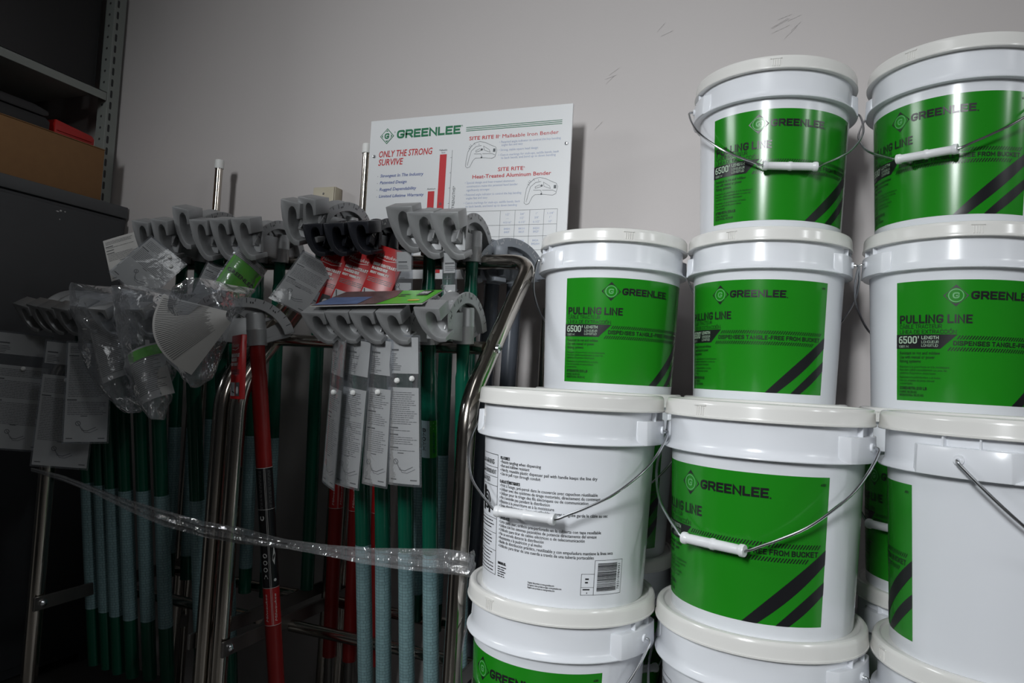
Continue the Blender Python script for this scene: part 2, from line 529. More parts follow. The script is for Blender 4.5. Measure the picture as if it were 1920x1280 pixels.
class Flat:
    """collects flat 2D artwork (x right, y up) and lays it on a surface through a mapping fn(x,y,layer)->point"""
    def __init__(s, fn):
        s.fn = fn
        s.mb = MB()

    def tri(s, vs, fs, mi, lay):
        s.mb.add([s.fn(x, y, lay) for x, y in vs], fs, mi)

    def rect(s, x0, y0, x1, y1, mi, lay=1, nx=1, ny=1):
        v = [(x0 + (x1 - x0) * i / nx, y0 + (y1 - y0) * j / ny) for j in range(ny + 1) for i in range(nx + 1)]
        f = [(j * (nx + 1) + i, j * (nx + 1) + i + 1, (j + 1) * (nx + 1) + i + 1, (j + 1) * (nx + 1) + i) for j in range(ny) for i in range(nx)]
        s.tri(v, f, mi, lay)

    def quad(s, p, mi, lay=1, n=1, nx=1):
        a, b, c, d = [Vector((*q, 0)) for q in p]
        v, f = [], []
        for j in range(n + 1):
            l, r = a.lerp(d, j / n), b.lerp(c, j / n)
            v += [tuple(l.lerp(r, i / nx))[:2] for i in range(nx + 1)]
        m = nx + 1
        for j in range(n):
            for i in range(nx):
                f.append((j * m + i, j * m + i + 1, (j + 1) * m + i + 1, (j + 1) * m + i))
        s.tri(v, f, mi, lay)

    def line(s, pts, w, mi, lay=1, closed=False):
        pts = [Vector((*p, 0)) for p in pts]
        if closed:
            pts = pts + [pts[0]]
        for a, b in zip(pts, pts[1:]):
            d = b - a
            if d.length < 1e-9:
                continue
            n = Vector((-d.y, d.x, 0)).normalized() * w / 2
            e = d.normalized() * w / 2
            k = max(1, int(d.length / 0.012))
            s.quad([tuple(a - n - e)[:2], tuple(a + n - e)[:2], tuple(b + n + e)[:2], tuple(b - n + e)[:2]], mi, lay, k)

    def frame(s, x0, y0, x1, y1, w, mi, lay=1):
        s.line([(x0, y0), (x1, y0), (x1, y1), (x0, y1)], w, mi, lay, True)

    def text(s, t, x, y, h, mi, w=None, bold=0.0, shear=0.0, align='L', lay=1, rot=0):
        v, f = text2d(t, h, w, bold, shear, align)
        if rot:
            c, sn = math.cos(R_(rot)), math.sin(R_(rot))
            v = [(c * a - sn * b, sn * a + c * b) for a, b in v]
        s.tri([(x + a, y + b) for a, b in v], f, mi, lay)

    def block(s, t, x, y, h, mi, w=None, wt=0.17, lay=1, fn=None):
        for k, (v, f) in enumerate(block2d(t, h, w, wt, 0.14 if wt > .21 else 0.20)[0]):
            s.tri([fn(a, b) if fn else (x + a, y + b) for a, b in v], f, mi, lay + 0.05 * (k % 9))

    def disc(s, x, y, r, mi, lay=1, n=20, r0=0.0):
        if r0:
            v = arc2(x, y, r0, 0, 360, n)[:-1] + arc2(x, y, r, 0, 360, n)[:-1]
            f = [(i, (i + 1) % n, n + (i + 1) % n, n + i) for i in range(n)]
            f = [q[::-1] for q in f]
        else:
            v = arc2(x, y, r, 0, 360, n)[:-1]
            f = [tuple(range(n))]
        s.tri(v, f, mi, lay)

    def words(s, x0, x1, y, h, mi, rnd, lay=1):
        """a line of print too small to read: word-long dashes"""
        x = x0
        while x < x1 - h:
            w = min(rnd.uniform(1.5, 5.5) * h, x1 - x)
            s.rect(x, y, x + w, y + h * 0.62, mi, lay)
            x += w + h * 0.55

    def logo(s, x, y, r, dark, light, lay=1):
        s.tri([(x - r, y), (x, y - r), (x + r, y), (x, y + r)], [(0, 1, 2, 3)], dark, lay)
        s.disc(x, y, r * 0.62, light, lay + 1, 28, r * 0.53)
        s.block('G', x - r * 0.27, y - r * 0.28, r * 0.56, light, w=r * 0.54, wt=0.22, lay=lay + 1)


# ------------------------------------------------------------------ room
WALL_Y = 1.665
struct('floor', MB().box(-5.2, 5.2, -4.5, WALL_Y + 0.1, -0.1, 0.0), [M['concrete']])
struct('wall_back', MB().box(-2.7, 5.2, WALL_Y, WALL_Y + 0.1, 0.0, CEIL), [M['wall']])
struct('wall_left', MB().box(-2.72, -2.62, 0.75, WALL_Y, 0.0, CEIL), [M['wall']])
struct('ceiling', MB().box(-5.2, 5.2, -4.5, WALL_Y + 0.1, CEIL, CEIL + 0.1), [M['ceil']])
# scuffs on the wall paint
sc = Flat(lambda x, y, l: (x, WALL_Y - 0.0004, y))
_r = random.Random(4)
for (px, py, n, ln) in ((1470, 55, 4, .03), (1480, 42, 3, .02), (1140, 145, 3, .02), (1240, 62, 2, .02), (1110, 235, 1, .02), (1165, 480, 1, .02)):
    for k in range(n):
        p = at(px + _r.uniform(-14, 14), py + _r.uniform(-12, 12), WALL_Y)
        a = _r.uniform(0.2, 1.2)
        q = [(p.x + math.cos(a) * t * ln + math.sin(t * 2.5) * .004, p.z + math.sin(a) * t * ln) for t in (-.5, -.2, .1, .4, .6)]
        sc.line(q, 0.0008, 0)
o = link('wall_scuffs', sc.mb.mesh('wall_scuffs', [mat('grey_scuff', (0.44, 0.412, 0.405), 0.7)], smooth=False))
o['kind'] = 'structure'

# ------------------------------------------------------------------ buckets
BR = 0.150
BP = 0.3061          # stacking pitch
ZB = 1.204           # underside of the lid, second row from the top


def rbody(z):
    if z > -0.05:
        return 0.137
    return 0.137 + (0.1285 - 0.137) * min(1.0, (-z - 0.05) / 0.235)


def body_mesh():
    mb = MB()
    prof = [(0.1385, 0.018), (0.1405, 0.018), (0.1405, -0.034), (0.1412, -0.0395), (0.1435, -0.0440), (0.1475, -0.0468), (0.1487, -0.0474), (0.1489, -0.0484),
            (0.1484, -0.0494), (0.1375, -0.0492), (0.1371, -0.052)]
    for k in range(1, 9):
        z = -0.052 - (0.283 - 0.052) * k / 8
        prof.append((rbody(z), z))
    prof += [(0.1275, -0.2858), (0.1255, -0.2868), (0.05, -0.2868), (0.0001, -0.2868)]
    mb.lathe(prof, 96)
    # two ears that carry the bail, a quarter turn from the label
    for sgn in (-1, 1):
        def ear(b, sgn=sgn):
            n = 10
            rows = []
            for i in range(n + 1):
                a = R_(90 * sgn - 25 + 50 * i / n)
                e = min(1.0, min(i, n - i) / 1.0)
                ro, ri = 0.1425 + 0.0085 * e, 0.139
                rows.append([b.verts.new((r * math.sin(a), -r * math.cos(a), z)) for r, z in ((ri, -0.012), (ro - 0.001, -0.013), (ro + 0.0005, -0.0490), (ri, -0.0490))])
            for p, q in zip(rows, rows[1:]):
                for k in range(4):
                    b.faces.new((p[k], q[k], q[(k + 1) % 4], p[(k + 1) % 4]))
            b.faces.new(rows[0])
            b.faces.new(rows[-1][::-1])
        mb.bm(bevelled(ear, 0.0012, 2, 38))
        a = R_(90 * sgn)
        c = Vector((math.sin(a), -math.cos(a), 0))
        mb.tube([c * 0.150 + Vector((0, 0, -0.027)), c * 0.1535 + Vector((0, 0, -0.027))], 0.0062, 14)
        for da in (-8, 8):       # stiffening ribs between ear and rim
            a2 = R_(90 * sgn + da)
            c2 = Vector((math.sin(a2), -math.cos(a2), 0))
            T = Matrix.Rotation(a2, 4, 'Z')
            mb.box(-0.001, 0.001, -0.1475, -0.139, -0.013, 0.0, 0, T)
    return mb.mesh('bucket_body', [M['bucket']], angle=32)


def lid_mesh():
    mb = MB()
    prof = [(0.139, 0.0005), (0.1496, 0.0), (0.1503, 0.0008), (0.1503, 0.0030), (0.1496, 0.0036), (0.1491, 0.0060), (0.1487, 0.0180), (0.1480, 0.0215),
            (0.1464, 0.0240), (0.1440, 0.0250), (0.1405, 0.0250), (0.1392, 0.0243), (0.1386, 0.0225), (0.1372, 0.0212), (0.1340, 0.0206), (0.06, 0.0204), (0.0001, 0.0204)]
    mb.lathe(prof, 96)
    for k in range(4):           # moulded tear tab with ribs
        T = Matrix.Rotation(R_(-14 + k * 1.5), 4, 'Z')
        mb.box(-0.0009, 0.0009, -0.1503, -0.147, 0.004, 0.0165, 0, T)
    T = Matrix.Rotation(R_(-11.8), 4, 'Z')
    mb.box(-0.010, 0.010, -0.1499, -0.147, 0.0172, 0.0192, 0, T)
    return mb.mesh('bucket_lid', [M['lid']], angle=32)


LAB_TOP, LAB_H = -0.0680, 0.1985
LRAD = 0.1340


def lab_map(center_deg):
    def fn(x, y, lay):
        # x: metres along the wrap from the artwork's left edge ; y: metres down is negative, 0 = artwork top
        th = R_(center_deg) + x / LRAD
        z = LAB_TOP + y
        r = rbody(z) + 0.00035 * (lay + 0.6)
        return (r * math.sin(th), -r * math.cos(th), z)
    return fn


def deg(d):
    return R_(d) * LRAD


def front_label_mesh():
    W = deg(123)
    F = Flat(lab_map(-61.5))
    F.rect(0, -LAB_H, W, 0, 0, 0, 60, 8)
    F.logo(deg(39), -0.0257, 0.0178, 1, 2)
    F.block('GREENLEE', deg(47.6), -0.0318, 0.0132, 1, w=deg(41), wt=0.235)
    F.disc(deg(89.6), -0.0312, 0.0011, 1, 1)
    F.block('430', deg(117.3), -0.012, 0.0035, 1, w=0.0075, wt=0.2)
    F.block('PULLING LINE', deg(2.6), -0.0703, 0.0142, 1, w=0.1085, wt=0.20)
    F.block('CÂBLE TRACTEUR', deg(2.6), -0.0786, 0.0066, 1, w=0.0665, wt=0.12)
    F.block('LÍNEA DE EXTRACCIÓN', deg(2.6), -0.0872, 0.0064, 1, w=0.0870, wt=0.12)
    F.quad([(0, -0.1120), (0.071, -0.1120), (0.0945, -0.0885), (0, -0.0885)], 1, 1, 2, 16)
    F.block('6500', 0.0045, -0.1035, 0.0124, 3, w=0.0315, wt=0.16, lay=2)
    F.text("'", 0.0375, -0.1035, 0.0124, 3, lay=2)
    F.block('LENGTH', 0.0430, -0.0965, 0.0055, 3, w=0.0255, wt=0.16, lay=2)
    F.block('LONGUEUR', 0.0430, -0.1030, 0.0044, 3, w=0.0255, wt=0.11, lay=2)
    F.block('LONGITUD', 0.0430, -0.1088, 0.0044, 3, w=0.0245, wt=0.11, lay=2)
    F.block('1981 M', 0.0045, -0.1103, 0.0042, 3, w=0.0175, wt=0.11, lay=2)
    # hatched bands above and below the slogan
    x = 0.098
    while x < deg(120.5):
        F.quad([(x - 0.0045, -0.0960), (x - 0.0028, -0.0960), (x + 0.0012, -0.0900), (x - 0.0005, -0.0900)], 1)
        if x < deg(118.5):
            F.quad([(x - 0.017, -0.1150), (x - 0.0153, -0.1150), (x - 0.0113, -0.1090), (x - 0.013, -0.1090)], 1)
        x += 0.0041
    F.block('DISPENSES TANGLE-FREE FROM BUCKET', deg(38.0), -0.1061, 0.0074, 1, w=deg(80.0), wt=0.20)
    y = -0.1215
    for t in ('Resistant to rot and mildew', 'Use with manual or power', 'fishing systems'):
        F.text(t, deg(2.6), y, 0.0052, 1, w=len(t) * 0.0024, bold=0.012)
        y -= 0.0068
    y -= 0.0018
    for t in ('Résistant à la pourriture et à la moisissure', 'Peut être utilisé manuellement ou avec les', "systèmes d'aspiration électriques", None,
              'Resistente a la podredumbre y al moho', 'Use con sistemas de pesca manual', 'o motorizados'):
        if t:
            F.text(t, deg(2.6), y, 0.0038, 1, w=len(t) * 0.00178)
            y -= 0.0052
        else:
            y -= 0.0018
    F.block('STRENGTH: 210 LB', deg(2.6), -0.1800, 0.0050, 1, w=0.0460, wt=0.2)
    F.block('FORCE: 95.25 KG', deg(2.6), -0.1858, 0.0038, 1, w=0.030, wt=0.15)
    F.block('RESISTENCIA: 95.25 KG', deg(2.6), -0.1910, 0.0038, 1, w=0.041, wt=0.15)
    # two slanted black stripes running off the corner
    def stripe(xa, xb, ya, yb):
        n, q = 16, 6
        v = []
        for k in range(n + 1):
            t = k / n
            e = t + 0.03 * math.sin(PI * t)
            a = Vector((xa + (W - xa) * t, -LAB_H + (LAB_H - ya) * e))
            b = Vector((xb + (W - xb) * t, -LAB_H + (LAB_H - yb) * (t - 0.03 * math.sin(PI * t))))
            v += [tuple(a.lerp(b, j / q)) for j in range(q + 1)]
        F.tri(v, [(k * (q + 1) + j, k * (q + 1) + j + 1, (k + 1) * (q + 1) + j + 1, (k + 1) * (q + 1) + j) for k in range(n) for j in range(q)], 1, 1)
    stripe(0.178, 0.198, 0.0965, 0.1160)
    stripe(0.2225, 0.2400, 0.1390, 0.1560)
    return F.mb.mesh('bucket_front_label', [M['green'], M['ink'], M['ring'], M['pale']], angle=60)


def back_print_mesh():
    F = Flat(lab_map(180 - 59))     # x=0 at the left edge of the warning box
    k = 1 / 4072.0
    X0, X1 = 0.0, deg(28.2)
    T0 = -0.0092
    rows = [0, .0196, .0343, .0478, .0968, .1188, .1446, .1802]
    F.frame(X0, T0 - rows[-1], X1, T0, 0.0008, 0)
    for r in rows[1:-1]:
        F.line([(X0, T0 - r), (X1, T0 - r)], 0.0007, 0)
    for i, (t, w) in enumerate((('WARNING', 0.040), ('AVERTISSEMENT', 0.046), ('AVISO', 0.026))):
        y = T0 - rows[i + 1] + 0.0042
        F.tri([(0.004, y), (0.0135, y), (0.0088, y + 0.0085)], [(0, 1, 2)], 0, 1)
        F.rect(0.0083, y + 0.0022, 0.0093, y + 0.0058, 1, 2)
        F.block(t, 0.0155, y, 0.0072 if i != 1 else 0.0064, 0, w=w, wt=0.15)
    # pictogram: gloved hand, rope reel
    cy = T0 - 0.072
    F.disc(0.030, cy, 0.0145, 0, 1, 28, 0.0115)
    F.disc(0.030, cy, 0.0085, 0, 1, 24, 0.0062)
    F.disc(0.019, cy + 0.014, 0.0075, 0)
    F.rect(0.012, cy - 0.018, 0.022, cy + 0.014, 0)
    F.rect(0.022, cy - 0.003, 0.034, cy + 0.002, 0)
    F.rect(0.038, cy - 0.019, 0.044, cy - 0.004, 0)
    F.line([(0.020, cy + 0.012), (0.033, cy - 0.010), (0.046, cy - 0.006)], 0.0035, 0)
    rnd = random.Random(11)
    for a, b in ((4, 5), (5, 6), (6, 7)):
        y = T0 - rows[a] - 0.0055
        while y > T0 - rows[b] + 0.002:
            F.words(0.004, X1 - 0.006 - rnd.uniform(0, .012), y, 0.0026, 0, rnd)
            y -= 0.0052
    XL = deg(31.0)
    def L(t, yp, h=0.0046, bold=0.006, dot=True, ww=0.00222):
        y = T0 - (yp - 475) * k - 0.0023
        if dot:
            F.disc(XL + 0.0012, y + 0.0018, 0.0008, 0)
            F.text(t, XL + 0.0034, y, h, 0, w=len(t) * ww, bold=bold)
        else:
            F.block(t, XL, y, h, 0, w=len(t) * 0.0026, wt=0.2)
    L('FEATURES', 487, dot=False)
    for i, t in enumerate(('Resists tangling when dispensing', 'Rot and mildew resistant', 'Handy, reusable plastic dispenser pail with handle keeps the line dry', 'Use to pull rope through conduit')):
        L(t, 509 + 24.5 * i)
    L('CARACTÉRISTIQUES', 630, dot=False)
    for i, t in enumerate(("Prêt à l'usage, pré-percé dans le couvercle avec capuchon réutilisable", 'Utiliser avec des systèmes de tirage motorisés, directement du contenant',
                           'Utiliser pour le tirage des fils électriques ou de communication', "Ne s'emmêle pas pendant la distribution", 'Résiste à la pourriture et à la moisissure',
                           'Seau distributeur pratique, réutilisable et avec poignée garde le câble au sec', 'Utiliser pour tirer la corde dans le conduit')):
        L(t, 653 + 24.5 * i)
    L('FUNCIONES', 850, dot=False)
    for i, t in enumerate(('Listo para usar, orificio pre-perforado en la cubierta con tapa resellable', 'Utilice con los sistemas pasacables de potencia directamente del envase',
                           'Utilícelo para tirar de cables eléctricos o de telecomunicación', 'No se enreda durante la distribución', 'Resistente a la pudrición y al moho',
                           'Balde de distribución práctico, reutilizable y con empuñadura mantiene la línea seca', 'Utilícelo para tirar de una cuerda a través de una tubería portacables')):
        L(t, 873 + 24.5 * i)
    F.block('GREENLEE.', XL, T0 - 0.162, 0.0040, 0, w=0.019, wt=0.26)
    for i in range(5):
        F.words(XL, XL + rnd.uniform(.014, .021), T0 - 0.1665 - i * 0.0034, 0.0024, 0, rnd)
    for i, t in enumerate(('Register this product at www.greenlee.com', 'Enregistrer votre produit en ligne: www.greenlee.com', 'Registre este producto en www.greenlee.com')):
        F.text(t, deg(57), T0 - 0.178 - i * 0.0036, 0.0027, 0, w=len(t) * 0.00100, bold=0.01)
    # bar code panel and the small box beside it
    bx0, bx1, by0, by1 = deg(100), deg(120.5), T0 - 0.1875, T0 - 0.138
    F.frame(bx0, by0, bx1, by1, 0.0005, 0)
    y = by0 + 0.005
    while y < by1 - 0.005:
        h = rnd.choice((0.0005, 0.0005, 0.0009, 0.0014))
        F.rect(bx0 + 0.005, y, bx1 - 0.0095, y + h, 0, 1, 4)
        y += h + rnd.choice((0.0005, 0.0005, 0.0009))
    F.text('783310984351', bx1 - 0.0035, by0 + 0.006, 0.0042, 0, w=by1 - by0 - 0.012, rot=90)
    ax0 = deg(91.5)
    F.frame(ax0, by0, bx0, by0 + 0.030, 0.0005, 0)
    F.line([(ax0, by0 + 0.011), (bx0, by0 + 0.011)], 0.0005, 0)
    F.rect(ax0 + 0.006, by0 + 0.022, ax0 + 0.0115, by0 + 0.024, 0)
    F.rect(ax0 + 0.006, by0 + 0.017, ax0 + 0.0105, by0 + 0.019, 0)
    F.words(ax0 + 0.003, bx0 - 0.003, by0 + 0.007, 0.0028, 0, rnd)
    F.rect(ax0 + 0.009, by0 + 0.002, ax0 + 0.010, by0 + 0.004, 0)
    return F.mb.mesh('bucket_back_print', [M['ink'], M['bucket']], angle=60)


GRIP_D = 0.207


def bail_mesh():
    mb = MB()
    pts = []
    hw = 0.158
    # from one ear to the other: hook into the ear, long bow, straight stretch through the grip
    half = [(0.149, 0.0), (0.157, 0.0), (0.1605, 0.003), (0.1615, 0.010), (0.1590, 0.040), (0.150, 0.080), (0.132, 0.118), (0.109, 0.153), (0.082, 0.179), (0.062, 0.195), (0.051, 0.204), (0.043, GRIP_D)]
    dense = []
    for i in range(len(half) - 1):
        p0 = Vector((*half[max(0, i - 1)], 0))
        p1 = Vector((*half[i], 0))
        p2 = Vector((*half[i + 1], 0))
        p3 = Vector((*half[min(len(half) - 1, i + 2)], 0))
        for t in (0, .25, .5, .75):
            q = 0.5 * ((2 * p1) + (p2 - p0) * t + (2 * p0 - 5 * p1 + 4 * p2 - p3) * t * t + (3 * p1 - p0 - 3 * p2 + p3) * t ** 3)
            dense.append((q.x, q.y))
    dense.append(half[-1])
    pts = [(-x, -d, 0) for x, d in dense] + [(x, -d, 0) for x, d in dense[::-1]]
    mb.tube(pts, 0.0021, 10)
    return mb.mesh('bail_wire', [M['wire']])


def grip_mesh():
    mb = MB()
    prof = [(0.0022, -0.046), (0.0078, -0.046), (0.0084, -0.0445), (0.0084, -0.040), (0.0074, -0.0385), (0.0068, -0.037), (0.0070, -0.004), (0.0080, -0.002),
            (0.0080, 0.002), (0.0070, 0.004), (0.0068, 0.037), (0.0074, 0.0385), (0.0084, 0.040), (0.0084, 0.0445), (0.0078, 0.046), (0.0022, 0.046)]
    mb.lathe(prof, 20, 0, Matrix.Translation((0, -GRIP_D, 0)) @ Matrix.Rotation(PI / 2, 4, 'Y'))
    return mb.mesh('bail_grip', [M['grip']])


ME = {'body': body_mesh(), 'lid': lid_mesh(), 'label': front_label_mesh(), 'print': back_print_mesh(), 'bail': bail_mesh(), 'grip': grip_mesh()}


def dup_tree(src, label, group):
    r = src.copy()
    COL.objects.link(r)
    r['label'] = label
    r['group'] = group
    for c in src.children:
        k = c.copy()
        COL.objects.link(k)
        k.parent = r
        for g in c.children:
            h = g.copy()
            COL.objects.link(h)
            h.parent = k
    return r


proto = thing('pulling_line_bucket', '', 'bucket')
link('body', ME['body'], proto)
link('lid', ME['lid'], proto)['label'] = 'ivory snap-on lid'
link('front_label', ME['label'], proto)['label'] = 'glossy green label with black lettering'
link('back_print', ME['print'], proto)['label'] = 'black printed instructions and bar code'
bl = link('bail', ME['bail'], proto, (0, 0, -0.027))
bl['label'] = 'bent zinc wire bail'
link('grip', ME['grip'], bl)
BG = 'stacked white pulling line buckets'
used = [False]


def bucket(x, y, row, yaw, label, flip=False, drop=45.5):
    """yaw: where the middle of the green label points, 0 = straight out of the wall, positive towards +X"""
    r = proto if not used[0] else dup_tree(proto, label, BG)
    used[0] = True
    r['label'] = label
    r['group'] = BG
    r.location = (x, y, ZB + BP * row)
    r.rotation_euler = (0, 0, R_(yaw))
    b = [c for c in r.children if c.name.startswith('bail')][0]
    b.rotation_euler = (R_(drop), 0, R_(180) if flip else 0)
    return r


bucket(-0.0489, 1.4645, 1, 14.5, 'top row bucket left of the corner one, whole label and hanging grip in view', drop=45.6)
bucket(0.2655, 1.4590, 1, -27, 'bucket at the top right corner, cut by the frame edge', drop=42.6)
bucket(-0.3492, 1.4438, 0, 36, 'second row bucket in front of the white sign board, open space above its lid', True)
bucket(-0.0489, 1.4625, 0, -11.0, 'second row bucket in the middle, carrying the top row bucket with whole label', True)
bucket(0.2675, 1.4580, 0, 12.5, 'second row bucket at right frame edge, under the top corner bucket', True)
bucket(-0.3320, 1.1320, -1, 176, 'bucket turned to show white back with black printed warnings and bar code', True, 37)
bucket(-0.0320, 1.1600, -1, -22.5, 'large near bucket with wire bail and grip across its green label, third row middle', drop=43)
bucket(0.2680, 1.1290, -1, -120.5, 'near bucket at right edge showing mostly blank white side and a strip of label', True)
bucket(-0.3332, 1.1330, -2, -16.5, 'bottom left bucket, under the one with printed warnings')
bucket(-0.0330, 1.1590, -2, 155, 'bottom row middle bucket with back print just in view, under the large near bucket', True)
bucket(0.2670, 1.1330, -2, -60, 'bottom right corner bucket, under the one with the blank white side', True)
bucket(-0.3480, 1.4460, -1, 5, 'shadowed bucket behind the one with printed warnings, seen through the left gap')
bucket(-0.0470, 1.4620, -1, 0, 'shadowed bucket right behind the large near bucket')
bucket(0.2680, 1.4600, -1, -45, 'shadowed bucket with dim green label and white grip seen through the right gap')
bucket(-0.3480, 1.4470, -2, 45, 'shadowed lower bucket behind the bottom left bucket')
bucket(-0.0470, 1.4620, -2, 45, 'shadowed lower bucket behind the bottom row middle bucket')
bucket(0.2680, 1.4600, -2, 45, 'shadowed lower bucket behind the bottom right corner bucket')
for bx, by, w in ((-0.3332, 1.1330, 'bottom left bucket'), (-0.0330, 1.1590, 'bottom row middle bucket'), (0.2670, 1.1330, 'bottom right corner bucket'),
                  (-0.3480, 1.4470, 'shadowed lower bucket behind the bottom left bucket'), (-0.0470, 1.4620, 'shadowed lower bucket behind the bottom row middle bucket'),
                  (0.2680, 1.4600, 'shadowed lower bucket behind the bottom right corner bucket')):
    bucket(bx, by, -3, 40, 'bucket standing on the floor under the ' + w)
def rounded(pts, rad=0.05, n=7):
    pts = [Vector(p) for p in pts]
    out = [pts[0]]
    for a, b, c in zip(pts, pts[1:], pts[2:]):
        u, w = (a - b).normalized(), (c - b).normalized()
        r = min(rad, (a - b).length * .45, (c - b).length * .45)
        p, q = b + u * r, b + w * r
        for i in range(n + 1):
            k = i / n
            out.append(p * (1 - k) ** 2 + b * 2 * k * (1 - k) + q * k * k)
    out.append(pts[-1])
    return out

# ------------------------------------------------------------------ left side: cabinet, shelving unit, things on top
CX, CT = -1.985, 1.409
t = thing('storage_cabinet', 'dark grey steel cabinet at left edge, cardboard box on top of it', 'cabinet', (CX, 1.35, 0))
c = MB()
c.bm(bevelled(lambda b: box_bm(b, -0.56, 0.0, -0.90, 0.305, 0.03, CT - 0.040), 0.003))
link('body', c.mesh('body', [M['cabinet']]), t)
c = MB()
c.bm(bevelled(lambda b: box_bm(b, -0.565, 0.004, -0.90, 0.308, CT - 0.037, CT), 0.003))
link('top_panel', c.mesh('top_panel', [M['cabtop']]), t)['label'] = 'lighter grey top rim'
c = MB()
c.bm(bevelled(lambda b: box_bm(b, 0.0005, 0.010, -0.89, -0.306, 0.06, CT - 0.050), 0.003))
link('door', c.mesh('door', [M['cabinet']]), t)
c = MB()
c.bm(bevelled(lambda b: box_bm(b, 0.0005, 0.010, -0.302, 0.29, 0.06, CT - 0.050), 0.003))
dr = link('door', c.mesh('door', [M['cabinet'], M['chip']]), t)
c = MB()
for (px, py, w, h) in ((108, 396, .006, .002), (114, 395, .004, .003), (122, 397, .003, .002), (112, 411, .002, .002)):
    q = at(px, py, 1.40)
    d = Vector((q.x, q.y, q.z - CAM_H))
    k = (CX + 0.0106) / d.x
    yy, zz = d.y * k - 1.35, d.z * k + CAM_H
    c.add([(0.0106, yy - w, zz), (0.0106, yy + w * .2, zz - h), (0.0106, yy + w, zz + h * .3), (0.0106, yy - w * .1, zz + h)], [(0, 1, 2, 3)], 0)
link('paint_chips', c.mesh('paint_chips', [M['chip']], smooth=False), dr)
for yy in (-0.88, 0.285):
    for xx in (-0.54, -0.02):
        c = MB()
        c.box(xx - 0.015, xx + 0.015, yy - 0.015, yy + 0.015, 0, 0.032)
        link('foot', c.mesh('foot', [M['cabinet']]), t)

SHADE_CAB_H = 1.68
# unseen drawer cabinet, added behind the view to keep light off the left racks
t = thing('added_shade_cabinet', 'added dark grey cabinet, unseen behind the left of the view, shading the left racks', 'cabinet', (-1.37, -0.61, 0))
c = MB()
c.bm(bevelled(lambda b: box_bm(b, -0.60, 0.60, -0.26, 0.26, 0.05, SHADE_CAB_H), 0.004))
link('body', c.mesh('body', [M['cabinet']]), t)
c = MB()
c.bm(bevelled(lambda b: box_bm(b, -0.61, 0.61, -0.27, 0.27, SHADE_CAB_H + 0.0005, SHADE_CAB_H + 0.03), 0.004))
link('top_panel', c.mesh('top_panel', [M['cabtop']]), t)
for k in range(6):
    c = MB()
    c.bm(bevelled(lambda b: box_bm(b, -0.57, 0.57, 0.2605, 0.272, 0.09 + k * 0.29, 0.36 + k * 0.29), 0.003))
    d = link('drawer', c.mesh('drawer', [M['cabinet']]), t)
    c = MB()
    c.tube(rounded([(-0.12, 0.272, 0.29 + k * 0.29), (-0.12, 0.297, 0.29 + k * 0.29), (0.12, 0.297, 0.29 + k * 0.29), (0.12, 0.272, 0.29 + k * 0.29)], 0.01), 0.005, 8)
    link('handle', c.mesh('handle', [M['steel']]), d)
c = MB()
c.box(-0.57, 0.57, -0.24, 0.24, 0.0, 0.0495)
link('plinth', c.mesh('plinth', [M['cabinet']]), t)

# shelving unit standing on the cabinet: perforated angle posts and shelves
t = thing('shelving_unit', 'grey perforated angle post shelving in the top left corner', 'shelf', (-2.06, 1.64, CT))
def post(xs, ys, nm):
    c = MB()
    H = 1.30
    c.bm(bevelled(lambda b: box_bm(b, min(0, -0.040 * xs), max(0, -0.040 * xs), -0.001, 0.001, 0, H), 0.0004, 1))
    c.bm(bevelled(lambda b: box_bm(b, -0.001, 0.001, min(0, ys * 0.040), max(0, ys * 0.040), 0, H), 0.0004, 1))
    z = 0.03
    while z < H - 0.02:
        yy = -0.0014
        if ys > 0:
            v = [(-0.020 * xs + 0.0042 * math.cos(a), yy, z + 0.0042 * math.sin(a)) for a in [2 * PI * i / 12 for i in range(12)]]
            c.add(v, [tuple(range(12))], 1)
        xx = 0.0014 * xs
        v = [(xx, ys * 0.011 + 0.004 * q[0], z + 0.012 * q[1]) for q in ((-1, -.7), (-.6, -1), (.6, -1), (1, -.7), (1, .7), (.6, 1), (-.6, 1), (-1, .7))]
        c.add(v, [tuple(range(8))], 1)
        z += 0.037
    return c.mesh('post', [M['shelf'], M['tick']])
link('post', post(1, 1, ''), t, (0, -0.025, 0))
link('post', post(-1, 1, ''), t, (-0.5, -0.025, 0))
link('post', post(1, -1, ''), t, (0, -0.62, 0))
link('post', post(-1, -1, ''), t, (-0.5, -0.62, 0))
for z in (0.338, 0.80, 1.22):
    c = MB()
    c.bm(bevelled(lambda b: box_bm(b, -0.5, -0.002, -0.62, -0.027, z + 0.024, z + 0.027), 0.0005, 1))
    c.bm(bevelled(lambda b: box_bm(b, -0.004, -0.002, -0.62, -0.027, z, z + 0.027), 0.0005, 1))
    c.bm(bevelled(lambda b: box_bm(b, -0.498, -0.496, -0.62, -0.027, z, z + 0.027), 0.0005, 1))
    link('shelf_board', c.mesh('shelf_board', [M['shelf']]), t)
c = MB()
c.box(-0.5, 0, -0.622, -0.620, 0.0, 1.30)
link('end_panel', c.mesh('end_panel', [M['cabinet']]), t)
c = MB()
c.box(-0.503, -0.5005, -0.62, -0.02, 0.0, 1.30)
link('back_panel', c.mesh('back_panel', [M['cabinet']]), t)

t = thing('storage_bin', 'large black bin on the upper shelf in the top left corner', 'bin', (-2.09, 1.61, CT + 0.3655))
c = MB()
c.bm(bevelled(lambda b: box_bm(b, -0.38, 0.0, -0.55, -0.012, 0.0, 0.40), 0.012, 3))
link('body', c.mesh('body', [M['blackplastic']]), t)
c = MB()
c.bm(bevelled(lambda b: box_bm(b, -0.39, 0.008, -0.56, -0.006, 0.402, 0.425), 0.006, 2))
link('lid', c.mesh('lid', [M['blackplastic']]), t)

